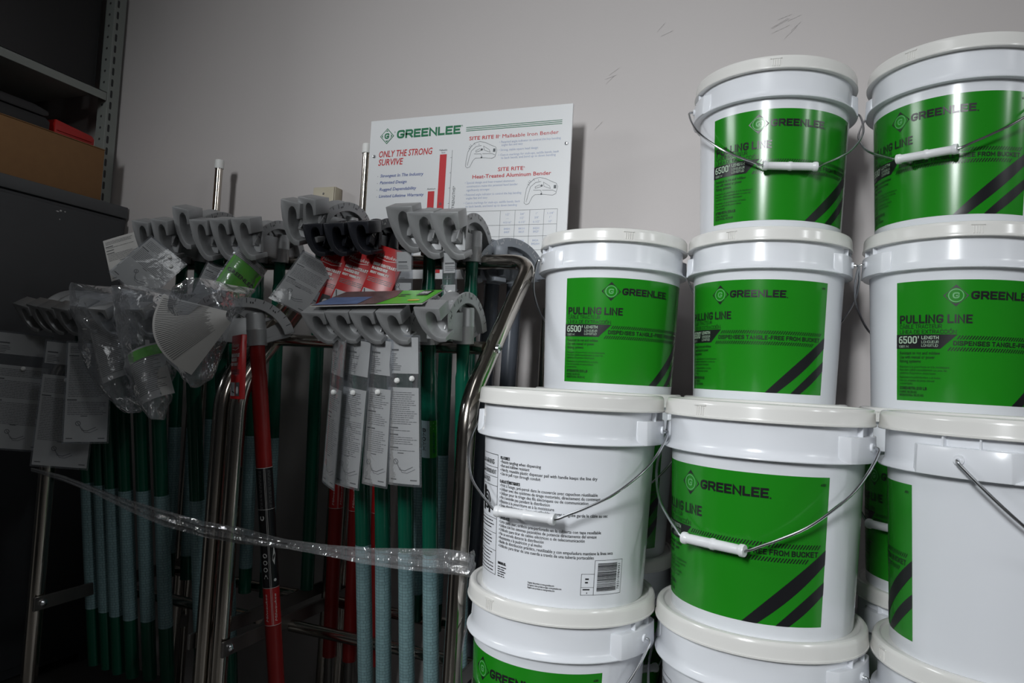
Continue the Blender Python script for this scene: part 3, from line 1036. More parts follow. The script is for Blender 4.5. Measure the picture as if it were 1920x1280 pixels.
def carton():
    c = MB()
    c.bm(bevelled(lambda b: box_bm(b, -0.36, 0, -0.46, 0, 0, 0.158), 0.0025, 2))
    return c
t = thing('cardboard_box', 'brown cardboard box on the dark cabinet', 'box', (-1.998, 1.573, CT + 0.0005))
link('carton', carton().mesh('carton', [M['cardboard']]), t)
c = MB()
c.bm(bevelled(lambda b: box_bm(b, -0.178, 0.001, -0.462, 0.001, 0.1582, 0.1612), 0.001, 1))
link('flap', c.mesh('flap', [M['cardboard']]), t)
c = MB()
c.bm(bevelled(lambda b: box_bm(b, -0.361, -0.182, -0.462, 0.001, 0.1582, 0.1612), 0.001, 1))
link('flap', c.mesh('flap', [M['cardboard']]), t)

t = thing('tool_case', 'long black plastic case lying on the cardboard box', 'case', (-2.02, 1.26, CT + 0.1624))
c = MB()
c.bm(bevelled(lambda b: prism_bm(b, [(-0.20, 0.0), (0.14, 0.0), (0.150, 0.008), (0.150, 0.030), (0.135, 0.038), (-0.20, 0.038)], -0.20, 0.0, 'x'), 0.004, 2))
link('shell', c.mesh('shell', [M['blackplastic']]), t)
c = MB()
c.bm(bevelled(lambda b: prism_bm(b, [(-0.20, 0.0395), (0.13, 0.0395), (0.145, 0.046), (0.142, 0.058), (0.10, 0.066), (-0.20, 0.066)], -0.20, 0.002, 'x'), 0.005, 2))
link('lid', c.mesh('lid', [M['blackplastic']]), t)
c = MB()
c.bm(bevelled(lambda b: box_bm(b, 0.001, 0.006, -0.10, -0.04, 0.02, 0.05), 0.002))
link('latch', c.mesh('latch', [M['blackplastic']]), t)
t = thing('red_case', 'red plastic case behind the black one on the cardboard box', 'case', (-2.02, 1.425, CT + 0.1624))
c = MB()
c.bm(bevelled(lambda b: prism_bm(b, [(0.0, 0.0), (0.125, 0.0), (0.128, 0.010), (0.128, 0.026), (0.118, 0.034), (0.0, 0.046)], -0.18, 0.0, 'x'), 0.004, 2))
link('shell', c.mesh('shell', [M['redplastic']]), t)
c = MB()
c.bm(bevelled(lambda b: box_bm(b, -0.17, 0.003, 0.004, 0.118, 0.013, 0.016), 0.001, 1))
link('seam_band', c.mesh('seam_band', [M['redplastic']]), t)

# outlet plate on the wall
t = thing('outlet_box', 'beige electrical box on the wall left of the white sign board', 'outlet', (-1.2165, WALL_Y, 1.375))
c = MB()
c.bm(bevelled(lambda b: box_bm(b, -0.036, 0.036, -0.034, -0.0005, -0.058, 0.060), 0.003))
link('box', c.mesh('box', [M['outlet']]), t)
c = MB()
c.bm(bevelled(lambda b: box_bm(b, -0.034, 0.034, -0.038, -0.0342, -0.056, 0.058), 0.0015))
pl = link('cover_plate', c.mesh('cover_plate', [M['outlet']]), t)
c = MB()
c.lathe([(0.0001, 0.0012), (0.003, 0.0008), (0.0034, 0)], 12, 0, Matrix.Translation((0, -0.0380, 0.040)) @ Matrix.Rotation(PI / 2, 4, 'X'))
link('screw', c.mesh('screw', [M['steel']]), pl)

# ------------------------------------------------------------------ display racks
TR = 0.0165
def rack(x0, x1, label, posts):
    """x0,x1: the two side frames"""
    t = thing('display_rack', label, 'rack', ((x0 + x1) / 2, 1.3, 0), group='bender display racks')
    hw = (x1 - x0) / 2
    yf, yb = 1.140 - 1.3, 1.425 - 1.3
    c = MB()
    path = [(-hw, yf, 0.0), (-hw, yf, 0.893), (-hw, yb, 1.187), (hw, yb, 1.187), (hw, yf, 0.893), (hw, yf, 0.0)]
    c.tube(rounded(path, 0.055), TR, 18)
    link('frame_tube', c.mesh('frame_tube', [M['chrome']]), t)
    c = MB()
    c.tube([(-hw + 0.012, 1.225 - 1.3, 0.9905), (hw - 0.012, 1.225 - 1.3, 0.9905)], 0.0125, 16)
    rl = link('front_rail', c.mesh('front_rail', [M['chrome']]), t)
    for s in (-1, 1):
        c = MB()
        T = Matrix.Translation((s * (hw + TR + 0.0002), 1.225 - 1.3, 0.9905)) @ Matrix.Rotation(s * PI / 2, 4, 'Y')
        c.lathe([(0.0001, 0.0045), (0.005, 0.004), (0.0085, 0.0015), (0.009, -0.003)], 16, 0, T)
        c.box(-0.0008, 0.0008, -0.005, 0.005, 0.0046, 0.005, 1, T)
        c.box(-0.005, 0.005, -0.0008, 0.0008, 0.0046, 0.005, 1, T)
        link('bolt', c.mesh('bolt', [M['wire'], M['tick']]), rl)
    for s in (-1, 1):
        c = MB()
        c.tube([(s * hw, 1.545 - 1.3, 0.0), (s * hw, 1.545 - 1.3, 1.10)], 0.013, 14)
        link('back_leg', c.mesh('back_leg', [M['chrome']]), t)
        c = MB()
        b0, b1 = Vector((s * (hw - 0.021), yf - 0.02, 0.385)), Vector((s * (hw - 0.021), 1.545 - 1.3 + .012, 0.385))
        c.bm(bevelled(lambda b: box_bm(b, b0.x - 0.003, b0.x + 0.003, b0.y, b1.y, 0.370, 0.400), 0.0012, 1))
        br = link('side_bar', c.mesh('side_bar', [M['steel']]), t)
        for yy in (yf, 1.545 - 1.3):
            c = MB()
            T = Matrix.Translation((s * (hw - 0.0255), yy, 0.385)) @ Matrix.Rotation(-s * PI / 2, 4, 'Y')
            c.lathe([(0.0001, 0.006), (0.005, 0.0052), (0.0085, 0.002), (0.009, -0.0015)], 16, 0, T)
            link('bolt', c.mesh('bolt', [M['wire']]), br)
    for yy, zz in ((1.325, 0.372), (1.455, 0.392)):
        c = MB()
        c.tube([(-hw + 0.022, yy - 1.3, zz), (hw - 0.022, yy - 1.3, zz)], 0.0125, 14)
        link('lower_rail', c.mesh('lower_rail', [M['chrome']]), t)
    for px_, top in posts:
        c = MB()
        xx = px_ - (x0 + x1) / 2
        c.tube([(xx, 1.592 - 1.3, 0.02), (xx, 1.592 - 1.3, top)], 0.0105, 14)
        ps = link('sign_post', c.mesh('sign_post', [M['chrome']]), t)
        c = MB()
        T = Matrix.Translation((xx, 1.592 - 1.3, top))
        c.lathe([(0.0112, -0.004), (0.0128, -0.003), (0.0128, 0.018), (0.0118, 0.0215), (0.0001, 0.022)], 18, 0, T)
        link('end_cap', c.mesh('end_cap', [M['cap']]), ps)['label'] = 'white plastic end cap'
        sx = -hw if xx < 0 else hw
        for zc in (1.055, 0.215):
            c = MB()
            if abs(sx - xx) < 0.01:
                c.box(xx - 0.006, xx + 0.006, 1.553 - 1.3, 1.585 - 1.3, zc - 0.015, zc + 0.015)
            else:
                lo_, hi_ = min(sx, xx), max(sx, xx)
                c.box(lo_ - 0.006, hi_ + 0.006, 1.557 - 1.3, 1.584 - 1.3, zc - 0.015, zc + 0.015)
            link('post_clamp', c.mesh('post_clamp', [M['steel']]), t)
    return t
rack(-1.020, -0.520, 'right chrome tube rack, holding benders under the white sign board', [(-1.026, 1.545), (-0.516, 1.545)])
rack(-1.545, -1.062, 'left chrome tube rack in shadow, beside the dark cabinet', [(-1.558, 1.496), (-1.061, 1.510)])

# ------------------------------------------------------------------ sign board behind the right rack
BX, BZ, BY = -1.0428, 1.586, 1.575
t = thing('sign_board', 'white printed sign board with green heading and red bars on the wall', 'sign', (BX, BY, BZ))
c = MB()
c.bm(bevelled(lambda b: box_bm(b, 0, 0.5495, 0.0, 0.005, -0.415, 0.0), 0.001, 1))
pn = link('panel', c.mesh('panel', [M['board']]), t)
F = Flat(lambda x, y, l: (x, -0.0002 - 0.0003 * l, -y))
class Neg:
    pass
def ft(s, x, y, h, mi, w=None, **k):       # y = distance from the top edge to the baseline
    v, f = text2d(s, h, w, k.get('bold', 0), k.get('shear', 0), k.get('align', 'L'))
    rot = k.get('rot', 0)
    if rot:
        v = [(-b, a) for a, b in v]
    F.tri([(x + a, y - b) for a, b in v], f, mi, 1)
G_, RD, BL, FA, LN, WH = 0, 1, 2, 3, 4, 5
cx_, cy_, rr = 0.0512, 0.0438, 0.0208
F.tri([(cx_ - rr, cy_), (cx_, cy_ - rr), (cx_ + rr, cy_), (cx_, cy_ + rr)], [(0, 1, 2, 3)], G_, 0)
r2 = rr * 0.87
F.tri([(cx_ - r2, cy_), (cx_, cy_ - r2), (cx_ + r2, cy_), (cx_, cy_ + r2)], [(0, 1, 2, 3)], WH, 1)
r3 = rr * 0.77
F.tri([(cx_ - r3, cy_), (cx_, cy_ - r3), (cx_ + r3, cy_), (cx_, cy_ + r3)], [(0, 1, 2, 3)], G_, 2)
F.disc(cx_, cy_, 0.0120, WH, 3, 28)
F.block('G', 0, 0, 0.0150, G_, w=0.0138, wt=0.24, lay=4, fn=lambda a, b: (cx_ - 0.0069 + a, cy_ + 0.0075 - b))
ft('®', 0.0725, 0.036, 0.003, G_)
F.block('GREENLEE', 0, 0, 0.0218, G_, w=0.181, wt=0.235, fn=lambda a, b: (0.0802 + a, 0.0521 - b))
ft('®', 0.2625, 0.034, 0.004, G_)
for i in range(3):
    F.rect(0.2764, 0.0373 + i * 0.0043, 0.5246, 0.0388 + i * 0.0043, G_)
ft('ONLY THE STRONG', 0.0305, 0.0985, 0.0165, RD, w=0.1555, bold=0.014, shear=0.18)
ft('SURVIVE', 0.0300, 0.1200, 0.0165, RD, w=0.0735, bold=0.014, shear=0.18)
for i, (tx, w) in enumerate((('Strongest In The Industry', 0.1260), ('Patented Design', 0.0790), ('Rugged Dependability', 0.1080), ('Limited Lifetime Warranty', 0.1305))):
    y = 0.1512 + i * 0.0177
    F.disc(0.0315, y - 0.0025, 0.0008, LN)
    ft(tx, 0.0386, y, 0.0078, BL, w=w, bold=0.008, shear=0.2)
ft('Malleable', 0.2055, 0.0925, 0.0045, LN, w=0.022)
ft('Iron', 0.2125, 0.0990, 0.0045, LN)
F.rect(0.2080, 0.1015, 0.2268, 0.40, RD)
F.rect(0.1803, 0.1936, 0.1986, 0.40, RD)
ft('Aluminum', 0.1775, 0.1895, 0.0045, LN, w=0.0235)
ft('SITE RITE II', 0.2235, 0.2315, 0.0085, LN, w=0.05, bold=0.02, rot=90) if False else None
v, f = text2d('II', 0.0065, 0.006, 0.03)
F.tri([(0.2140 + a, 0.2300 - b) for a, b in v], f, LN, 2)
F.rect(0.2414, 0.092, 0.2421, 0.40, LN)
for i in range(8):
    F.rect(0.2375, 0.1105 + i * 0.0385, 0.2418, 0.1112 + i * 0.0385, LN)
v, f = text2d('STRENGTHS*', 0.0072, 0.061)
F.tri([(0.2560 - b, 0.2440 - a) for a, b in v], [q[::-1] for q in f], LN, 1)
ft('SITE RITE II', 0.2865, 0.0705, 0.0088, RD, w=0.0775, bold=0.012)
ft('®', 0.3655, 0.066, 0.003, RD)
ft('Malleable Iron Bender', 0.3745, 0.0705, 0.0088, RD, w=0.1425, bold=0.0)
for tx, x, y, w in (('• Patented angle indicator to control the key bending', 0.3672, 0.0832, 0.156), ('angles fast and easy', 0.3735, 0.0905, 0.055), ('• Strong, stable square head design', 0.3672, 0.1028, 0.100),
                    ('• Cast-in markings for stub-ups, saddle bends, back', 0.3672, 0.1150, 0.153), ('to back bends, and bend up to down bending', 0.3735, 0.1225, 0.139),
                    ('• Special design and heat treated aluminum', 0.2815, 0.1795, 0.131), ('construction make this patented hand bender', 0.2870, 0.1885, 0.134), ('significantly stronger', 0.2870, 0.1978, 0.062),
                    ('• Patented angle indicator to control the key bending', 0.2815, 0.2095, 0.150), ('angles fast and easy', 0.2870, 0.2180, 0.057),
                    ('• Cast-in markings for stub-ups, saddle bends, back', 0.2815, 0.2300, 0.148), ('to back bends, and bend up to down bending', 0.2870, 0.2385, 0.135)):
    ft(tx, x, y, 0.0056, FA, w=w)
ft('SITE RITE', 0.3675, 0.1520, 0.0090, RD, w=0.0655, bold=0.012)
ft('®', 0.434, 0.147, 0.003, RD)
ft('Heat-Treated Aluminum Bender', 0.3010, 0.1672, 0.0092, RD, w=0.2030, bold=0.012)
def outline(dx, dy):
    ln = lambda p, cl=False: F.line([(dx + x, dy + y) for x, y in p], 0.0007, LN, 1, cl)
    ln([(0.000, 0.060), (0.001, 0.048), (0.004, 0.026), (0.010, 0.014), (0.022, 0.003), (0.036, 0.000), (0.052, 0.004), (0.066, 0.011), (0.078, 0.016), (0.082, 0.024), (0.078, 0.040), (0.070, 0.044),
        (0.048, 0.041), (0.026, 0.041), (0.020, 0.046), (0.012, 0.062), (0.005, 0.064)], True)
    ln([(0.005, 0.058), (0.009, 0.040), (0.014, 0.022), (0.026, 0.012), (0.040, 0.010)])
    ln([(0.026, 0.022), (0.036, 0.018), (0.042, 0.022), (0.026, 0.026)], True)
    ln([(0.046, 0.012), (0.062, 0.022), (0.064, 0.028), (0.048, 0.022)], True)
    ln([(0.044, 0.031), (0.070, 0.032), (0.078, 0.036)])
    ln([(0.022, 0.030), (0.040, 0.031), (0.044, 0.040)])
    for k in range(5):
        a = R_(200 - k * 26)
        ln([(0.036 + 0.030 * math.cos(a), 0.030 + 0.027 * math.sin(-abs(a - PI) - .5)), (0.037 + 0.026 * math.cos(a), 0.031 + 0.024 * math.sin(-abs(a - PI) - .5))])
    F.disc(dx + 0.042, dy + 0.020, 0.0025, LN)
    F.disc(dx + 0.042, dy + 0.040, 0.0022, LN)
    F.rect(dx + 0.072, dy + 0.020, dx + 0.078, dy + 0.028, LN)
outline(0.2800, 0.0755)
outline(0.4400, 0.1725)
tx_ = [0.281, 0.3805, 0.4185, 0.4556, 0.4915, 0.5242]
for y in (0.2490, 0.2845, 0.3120, 0.345, 0.38):
    F.rect(0.281, y - 0.0003, 0.5242, y + 0.0003, LN)
for x in tx_:
    F.rect(x - 0.0003, 0.249, x + 0.0003, 0.38, LN)
for row, cells in ((0.2610, ('', '1/2"', '3/4"', '1"', '1-1/4"')), (0.2705, ('', '—', '1/2"', '3/4"', '1"')), (0.2805, ('', '4-5/16"', '4-1/2"', '6-1/2"', '10"')),
                   (0.2960, ('Iron Size', '840H', '841H', '842H', '')), (0.3040, ('Cat. No.', '840F', '841F', '842F', '')), (0.3250, ('', '840A', '841A', '842A', '843A')), (0.3330, ('', '840AH', '841AH', '842AH', '843AH'))):
    for k, cc in enumerate(cells):
        if cc:
            ft(cc, (tx_[k] + tx_[k + 1]) / 2, row, 0.0050, FA, align='C')
link('print', F.mb.mesh('print', [M['bgreen'], M['bred'], M['bblue'], M['bfade'], M['bline'], M['board']], angle=60), pn)
for x, z in ((0.0165, 0.0950), (0.5375, 0.0950)):
    c = MB()
    T = Matrix.Translation((x, -0.0003, -z)) @ Matrix.Rotation(PI / 2, 4, 'X')
    c.lathe([(0.0001, 0.003), (0.003, 0.0026), (0.0044, 0.0008), (0.0046, 0)], 14, 0, T)
    link('screw', c.mesh('screw', [M['wire']]), t)
# ------------------------------------------------------------------ conduit benders
HOOK = [(0, 58), (48, 58), (47.5, 36), (40.5, 35), (39.6, 42), (37.5, 47.2), (33.5, 50.6), (29.5, 51.6), (25.5, 50.6), (21.5, 47.2), (19.8, 42), (19.8, 30), (21.8, 20), (26.5, 11.5), (33, 6), (40, 4), (49, 4),
        (49.5, -3), (37, -4.5), (27, -1.5), (17.5, 6), (9.5, 18), (4, 32), (0.8, 46)]


def head_mesh(mat_head, s=1.0, off=0.135, tilt=25, depth=0.034, marks='tick', zs=1.0):
    """cast shoe: hook at the front (-Y), arched groove over the top, socket for the handle at the origin"""
    mb = MB()
    # hook
    def hk(b):
        prism_bm(b, [((x - 24) * 0.001, (z - 30) * 0.001 * zs) for x, z in HOOK][::-1], 0.0, depth / s)
    T = Matrix.Translation((0, -off, 0.040)) @ Matrix.Rotation(R_(tilt), 4, 'X') @ Matrix.Scale(s, 4)
    mb.bm(bevelled(hk, 0.0009, 2, 40), 0, T)
    # neck from hook to socket
    def nk(b):
        prism_bm(b, [(-off + depth * 1.05, 0.014), (-off + depth * 1.05, 0.046 + 0.010 * s), (-0.010, 0.058), (-0.010, 0.004), (-off * .45, 0.010)], -0.0065, 0.0065, 'x')
    mb.bm(bevelled(nk, 0.0015, 2), 0)
    # back plate closing the hook behind the slot
    def bp_(b):
        prism_bm(b, [(-0.020 * s, 0.012), (0.020 * s, 0.012), (0.020 * s, 0.050 + 0.012 * s), (-0.020 * s, 0.050 + 0.012 * s)], -off + depth * 0.88, -off + depth * 1.12)
    mb.bm(bevelled(bp_, 0.001, 1), 0)
    # socket
    k = 0.9 + 0.1 * s
    prof = [(0.0150, 0.0), (0.0190 * k, 0.0), (0.0195 * k, 0.0015), (0.0195 * k, 0.030), (0.0200 * k, 0.031), (0.0200 * k, 0.033), (0.0195 * k, 0.034), (0.0190 * k, 0.062), (0.0170 * k, 0.066), (0.0001, 0.067)]
    mb.lathe(prof, 28)
    # arched groove
    R = 0.088 * (0.75 + 0.25 * s)
    cy, cz = -0.020, 0.002
    w = 0.0165 * (0.6 + 0.4 * s)
    sec = [(-w, -.016), (w, -.016), (w, .004), (w - .003, .0045), (w - .006, -.004), (w * .3, -.009), (-w * .3, -.009), (-w + .006, -.004), (-w + .003, .0045), (-w, .004)]
    def arcm(b):
        n = 22
        rows = []
        for i in range(n + 1):
            a = R_(162 - 150 * i / n)
            rows.append([b.verts.new((x, cy + (R + r) * math.cos(a), cz + (R + r) * math.sin(a))) for x, r in sec])
        m = len(sec)
        for p, q in zip(rows, rows[1:]):
            for j in range(m):
                b.faces.new((p[j], p[(j + 1) % m], q[(j + 1) % m], q[j]))
        b.faces.new(rows[0][::-1])
        b.faces.new(rows[-1])
    mb.bm(bevelled(arcm, 0.0008, 1, 40))
    # ribs: socket to the rear end and up to the crown
    for (y0, z0, y1, z1, th) in ((0.012, 0.008, cy + R * .93, cz + R * .20, 0.010), (0.010, 0.050, cy + R * .70, cz + R * .62, 0.008), (-0.040, 0.040, cy - R * .35, cz + R * .88, 0.009)):
        d = Vector((y1 - y0, z1 - z0))
        n = Vector((-d.y, d.x)).normalized() * th / 2
        def rb(b, y0=y0, z0=z0, y1=y1, z1=z1, n=n):
            prism_bm(b, [(y0 - n.x, z0 - n.y), (y1 - n.x, z1 - n.y), (y1 + n.x, z1 + n.y), (y0 + n.x, z0 + n.y)], -0.005, 0.005, 'x')
        mb.bm(bevelled(rb, 0.001, 1))
    # web plates between socket and arch, leaving the windows open
    for (a0, a1) in ((10, 34), (64, 112)):
        def wb(b, a0=a0, a1=a1):
            n = 6
            P = [(cy + R * .93 * math.cos(R_(a0 + (a1 - a0) * i / n)), cz + R * .93 * math.sin(R_(a0 + (a1 - a0) * i / n))) for i in range(n + 1)]
            prism_bm(b, P + [(-0.004, 0.045 if a0 > 40 else 0.022), (0.006, 0.040 if a0 > 40 else 0.006)], -0.0032, 0.0032, 'x')
        mb.bm(bevelled(wb, 0.0008, 1))
    # degree marks on both cheeks of the arch
    for i in range(13):
        a = R_(150 - 10.5 * i)
        ln = 0.010 if i % 3 == 0 else 0.006
        for sg in (-1, 1):
            x = sg * (w + 0.0003)
            p, q = Vector((math.cos(a), math.sin(a))), Vector((-math.sin(a), math.cos(a))) * 0.0007
            r1, r0 = R + 0.003, R + 0.003 - ln
            v = [(x, cy + p.x * r0 - q.x, cz + p.y * r0 - q.y), (x, cy + p.x * r1 - q.x, cz + p.y * r1 - q.y), (x, cy + p.x * r1 + q.x, cz + p.y * r1 + q.y), (x, cy + p.x * r0 + q.x, cz + p.y * r0 + q.y)]
            mb.add(v, [(0, 1, 2, 3) if sg > 0 else (3, 2, 1, 0)], 1)
            if i % 3 == 1:
                for dz in (-.5, .5):
                    o = Vector((math.cos(a + R_(4 + dz * 3)), math.sin(a + R_(4 + dz * 3)))) * (R - 0.006)
                    v = [(x, cy + o.x - .0012, cz + o.y - .002), (x, cy + o.x + .0012, cz + o.y - .002), (x, cy + o.x + .0012, cz + o.y + .002), (x, cy + o.x - .0012, cz + o.y + .002)]
                    mb.add(v, [(0, 1, 2, 3) if sg > 0 else (3, 2, 1, 0)], 1)
    return mb.mesh('bender_head', [mat_head, M[marks]], angle=38)


def handle_mesh(m, r0=0.0137, r1=0.0152, ln=0.80, tail=None):
    mb = MB()
    mb.tube([(0, 0, 0.030), (0, 0, -0.052), (0, 0, -0.062), (0, 0, -ln)], [r0, r0, r1, r1], 20)
    if tail:
        mb.tube([(0, 0, -ln + 0.002), (0, 0, -ln - tail)], r1 * 0.72, 16, 1)
    return mb.mesh('bender_handle', [m, M['steel']])


def cyl_sheet(m, r, z0, z1, a0=-180, a1=180, n=28, uv=True):
    mb = MB()
    v, uvs, f = [], [], []
    for j, z in enumerate((z0, z1)):
        for i in range(n + 1):
            a = R_(a0 + (a1 - a0) * i / n)
            v.append((r * math.sin(a), -r * math.cos(a), z))
            uvs.append((a * r, z))
    for i in range(n):
        f.append((i, i + 1, n + 2 + i, n + 1 + i))
    mb.add(v, f, 0, None, uvs)
    return mb


ALU = head_mesh(M['alu'])
ALU_UP = head_mesh(M['alu'], 1.28, 0.125, 22, 0.040, 'tick', 1.22)
ALU_UP2 = head_mesh(M['alu'], 1.12, 0.130, 18, 0.040, 'tick', 1.35)
ALU_MILW = head_mesh(M['alu'], 1.15, 0.115, 5)
BLK_UP = head_mesh(M['black'], 1.08, 0.125, 12, 0.05, 'white', 1.05)
IRON = head_mesh(M['iron'], 1.3, 0.075, 0, 0.03, 'greycard')
GP = handle_mesh(M['greenpipe'])
GP2 = handle_mesh(M['greenpipe'], 0.0120, 0.0138)
RP = handle_mesh(M['redpipe'], 0.0150, 0.0160, 0.90, 0.10)
YP = handle_mesh(M['greypipe'], 0.0175, 0.0185, 0.9)
CH_R = cyl_sheet(M['chart'], 0.0155, -0.77, -0.40).mesh('chart_sticker', [M['chart']])
CH_L = cyl_sheet(M['chart'], 0.0155, -0.66, -0.355).mesh('chart_sticker', [M['chart']])
CH_U = cyl_sheet(M['chart'], 0.0155, -0.74, -0.42).mesh('chart_sticker', [M['chart']])


def red_sticker():
    """black band with white signs, then the red name band"""
    r = 0.01635
    def fn(x, y, lay):
        a = x / r
        return ((r + 0.0002 * lay) * math.sin(a), -(r + 0.0002 * lay) * math.cos(a), y)
    F = Flat(fn)
    F.rect(-PI * r, -0.485, PI * r, -0.245, 0, 0, 28, 1)
    F.rect(-PI * r, -0.560, PI * r, -0.485, 1, 0, 28, 1)
    c = R_(50) * r
    for dx in (-0.0012, 0.0012):
        F.rect(c + dx - 0.0003, -0.560, c + dx + 0.0003, -0.245, 2)
    for y in (-0.245, -0.328, -0.398, -0.485, -0.5595):
        F.rect(-PI * r, y - 0.0004, PI * r, y + 0.0004, 2, 1, 28, 1)
    for i in range(3):
        F.disc(c - 0.0085, -0.420 - i * 0.014, 0.0045, 2, 1, 16, 0.003 if i else 0)
    F.tri([(c - 0.013, -0.466), (c - 0.004, -0.466), (c - 0.0085, -0.457)], [(0, 1, 2)], 2, 1)
    F.tri([(c + 0.006, -0.430), (c + 0.010, -0.440), (c + 0.013, -0.418), (c + 0.010, -0.402)], [(0, 1, 2, 3)], 2, 1)
    F.disc(c + 0.0095, -0.470, 0.003, 2)
    rnd = random.Random(3)
    for col, m_ in ((-0.012, 3), (-0.009, 3), (0.007, 3), (0.010, 3)):
        y = -0.25
        while y > -0.322:
            h = rnd.uniform(.003, .008)
            F.rect(c + col, y - h, c + col + 0.0016, y, m_)
            y -= h + 0.002
    for col in (-0.0105, 0.0075):
        v, f = text2d('Milwaukee', 0.0045, 0.055, 0.0, 0.2)
        F.tri([(c + col + 0.002 - b, -0.552 + a) for a, b in v], f, 2, 1)
    v, f = text2d('C', 0.008, 0.009, 0.05)
    F.tri([(c - 0.006 - b, -0.350 + a) for a, b in v], f, 2, 1)
    return F.mb.mesh('name_sticker', [M['blackband'], M['redcard'], M['white'], M['cardink']], angle=60)


RS = red_sticker()


def model_sticker(r=0.0153):
    def fn(x, y, lay):
        a = x / r
        return ((r + 0.0002 * lay) * math.sin(a), -(r + 0.0002 * lay) * math.cos(a), y)
    F = Flat(fn)
    x0, x1, x2 = R_(-48) * r, R_(28) * r, R_(92) * r
    F.rect(x0, -0.212, x1, -0.142, 0, 1, 10, 1)
    F.rect(x1, -0.212, x2, -0.142, 1, 1, 10, 1)
    F.block('840AH', 0, 0, 0.0082, 2, w=0.042, wt=0.17, lay=2, fn=lambda a, b: (x0 + 0.0045 + b, -0.156 - a))
    F.logo(x1 + 0.0075, -0.152, 0.0062, 3, 1, 2)
    v, f = text2d('GREENLEE', 0.0040, 0.040, 0.03)
    F.tri([(x1 + 0.0060 + b, -0.164 - a) for a, b in v], f, 4, 2)
    return F.mb.mesh('model_sticker', [M['sticker'], M['green'], M['ink'], M['pale'], M['greenpipe']], angle=60)


MS = model_sticker()


def bender(label, head, handle, x, y, z, lean=8.5, yaw=0, roll=0, stick=(), group='conduit benders on the racks', name='conduit_bender'):
    t = thing(name, label, 'pipe bender', (x, y, z), (R_(lean), 0, R_(yaw)), group)
    hd = link('head', head, t, (0, 0, 0), (0, R_(roll), 0))
    h = link('handle', handle, t)
    for nm, me in stick:
        link(nm, me, h)
    return t


CR, CL_, CU = ('chart_sticker', CH_R), ('chart_sticker', CH_L), ('chart_sticker', CH_U)
# lower row of the right rack
bender('silver bender leftmost in the lower right row, under the tip of the green flyer', ALU, GP, -0.7790, 1.187, 0.9890, stick=[CR], roll=0.5)
bender('silver bender second from left in the lower right row, under the flyer', ALU, GP, -0.7300, 1.187, 0.9890, lean=7.6, stick=[CR])
bender('silver bender third in the lower right row, under the bright green half of the flyer', ALU, GP, -0.6800, 1.187, 0.9905, lean=8, stick=[CR])
bender('silver bender with the pale blue number sticker on its green handle', ALU, GP, -0.6280, 1.187, 0.9925, lean=8.2, stick=[CR, ('model_sticker', MS)])
bender('silver bender at right end of the lower right row, clear of the flyer', ALU, GP2, -0.5580, 1.187, 0.9960, lean=6.5, roll=1.2, stick=[('chart_sticker', cyl_sheet(M['chart'], 0.0141, -0.77, -0.40).mesh('chart_sticker', [M['chart']])), ('sticker_patch', cyl_sheet(M['sticker'], 0.0141, -0.19, -0.105, 20, 70, 8).mesh('sticker_patch', [M['sticker']]))])
# upper row of the right rack
bender('silver bender right after the black heads, tallest of three before the sign', ALU_UP, GP, -0.7480, 1.392, 1.196, lean=2.4, stick=[CU])
bender('silver bender in the upper row, middle of three before the sign', ALU_UP, GP, -0.6990, 1.392, 1.183, lean=2.4, stick=[CU])
bender('silver bender right of three before the sign, bright green handle below', ALU_UP, GP, -0.6450, 1.392, 1.181, lean=2.4, stick=[CU, ('sticker_patch', cyl_sheet(M['sticker'], 0.0154, -0.125, -0.098).mesh('sticker_patch', [M['sticker']]))])
bender('black bender leftmost of three in the upper row, above the first red tag', BLK_UP, RP, -0.9640, 1.392, 1.178, lean=2.4, stick=[('name_sticker', RS)])
bender('black bender in the middle of three in the upper row, above the second red tag', BLK_UP, RP, -0.9100, 1.392, 1.178, lean=2.4, stick=[('name_sticker', RS)])
bender('black bender right of three in the upper row, above the third red tag', BLK_UP, RP, -0.8500, 1.392, 1.180, lean=2.4, stick=[('name_sticker', RS)])
# silver ones tipped over behind the black heads and along the left rack's upper rail
bender('silver bender tipped sideways, left of the outlet box and nearer the left rack', ALU_UP2, GP, -1.0350, 1.392, 1.219, lean=2.4, roll=14)
bender('silver bender tipped sideways just behind the leftmost black head', ALU_UP2, GP, -0.9720, 1.395, 1.224, lean=2.2, roll=12, yaw=-8)
UPX = ((-1.4600, 1.185, 8, 'silver bender in the upper left row, outermost by the dark cabinet'), (-1.4000, 1.187, 8, 'silver bender in the upper left row, above the big tilted sleeve'),
       (-1.3420, 1.214, 12, 'silver bender raised above its neighbours in the upper left row, by the capped post'), (-1.2760, 1.183, 4, 'silver bender in the upper left row, just right of the raised one'),
       (-1.2150, 1.183, 3, 'silver bender in the upper left row, between two touching square topped neighbours'), (-1.1520, 1.183, 2, 'silver bender at right end of the upper left row, above the curled green card'))
for x, z, rl, lb in UPX:
    bender(lb, ALU_UP2, GP, x, 1.392, z, lean=2.4, roll=rl, stick=[CU])
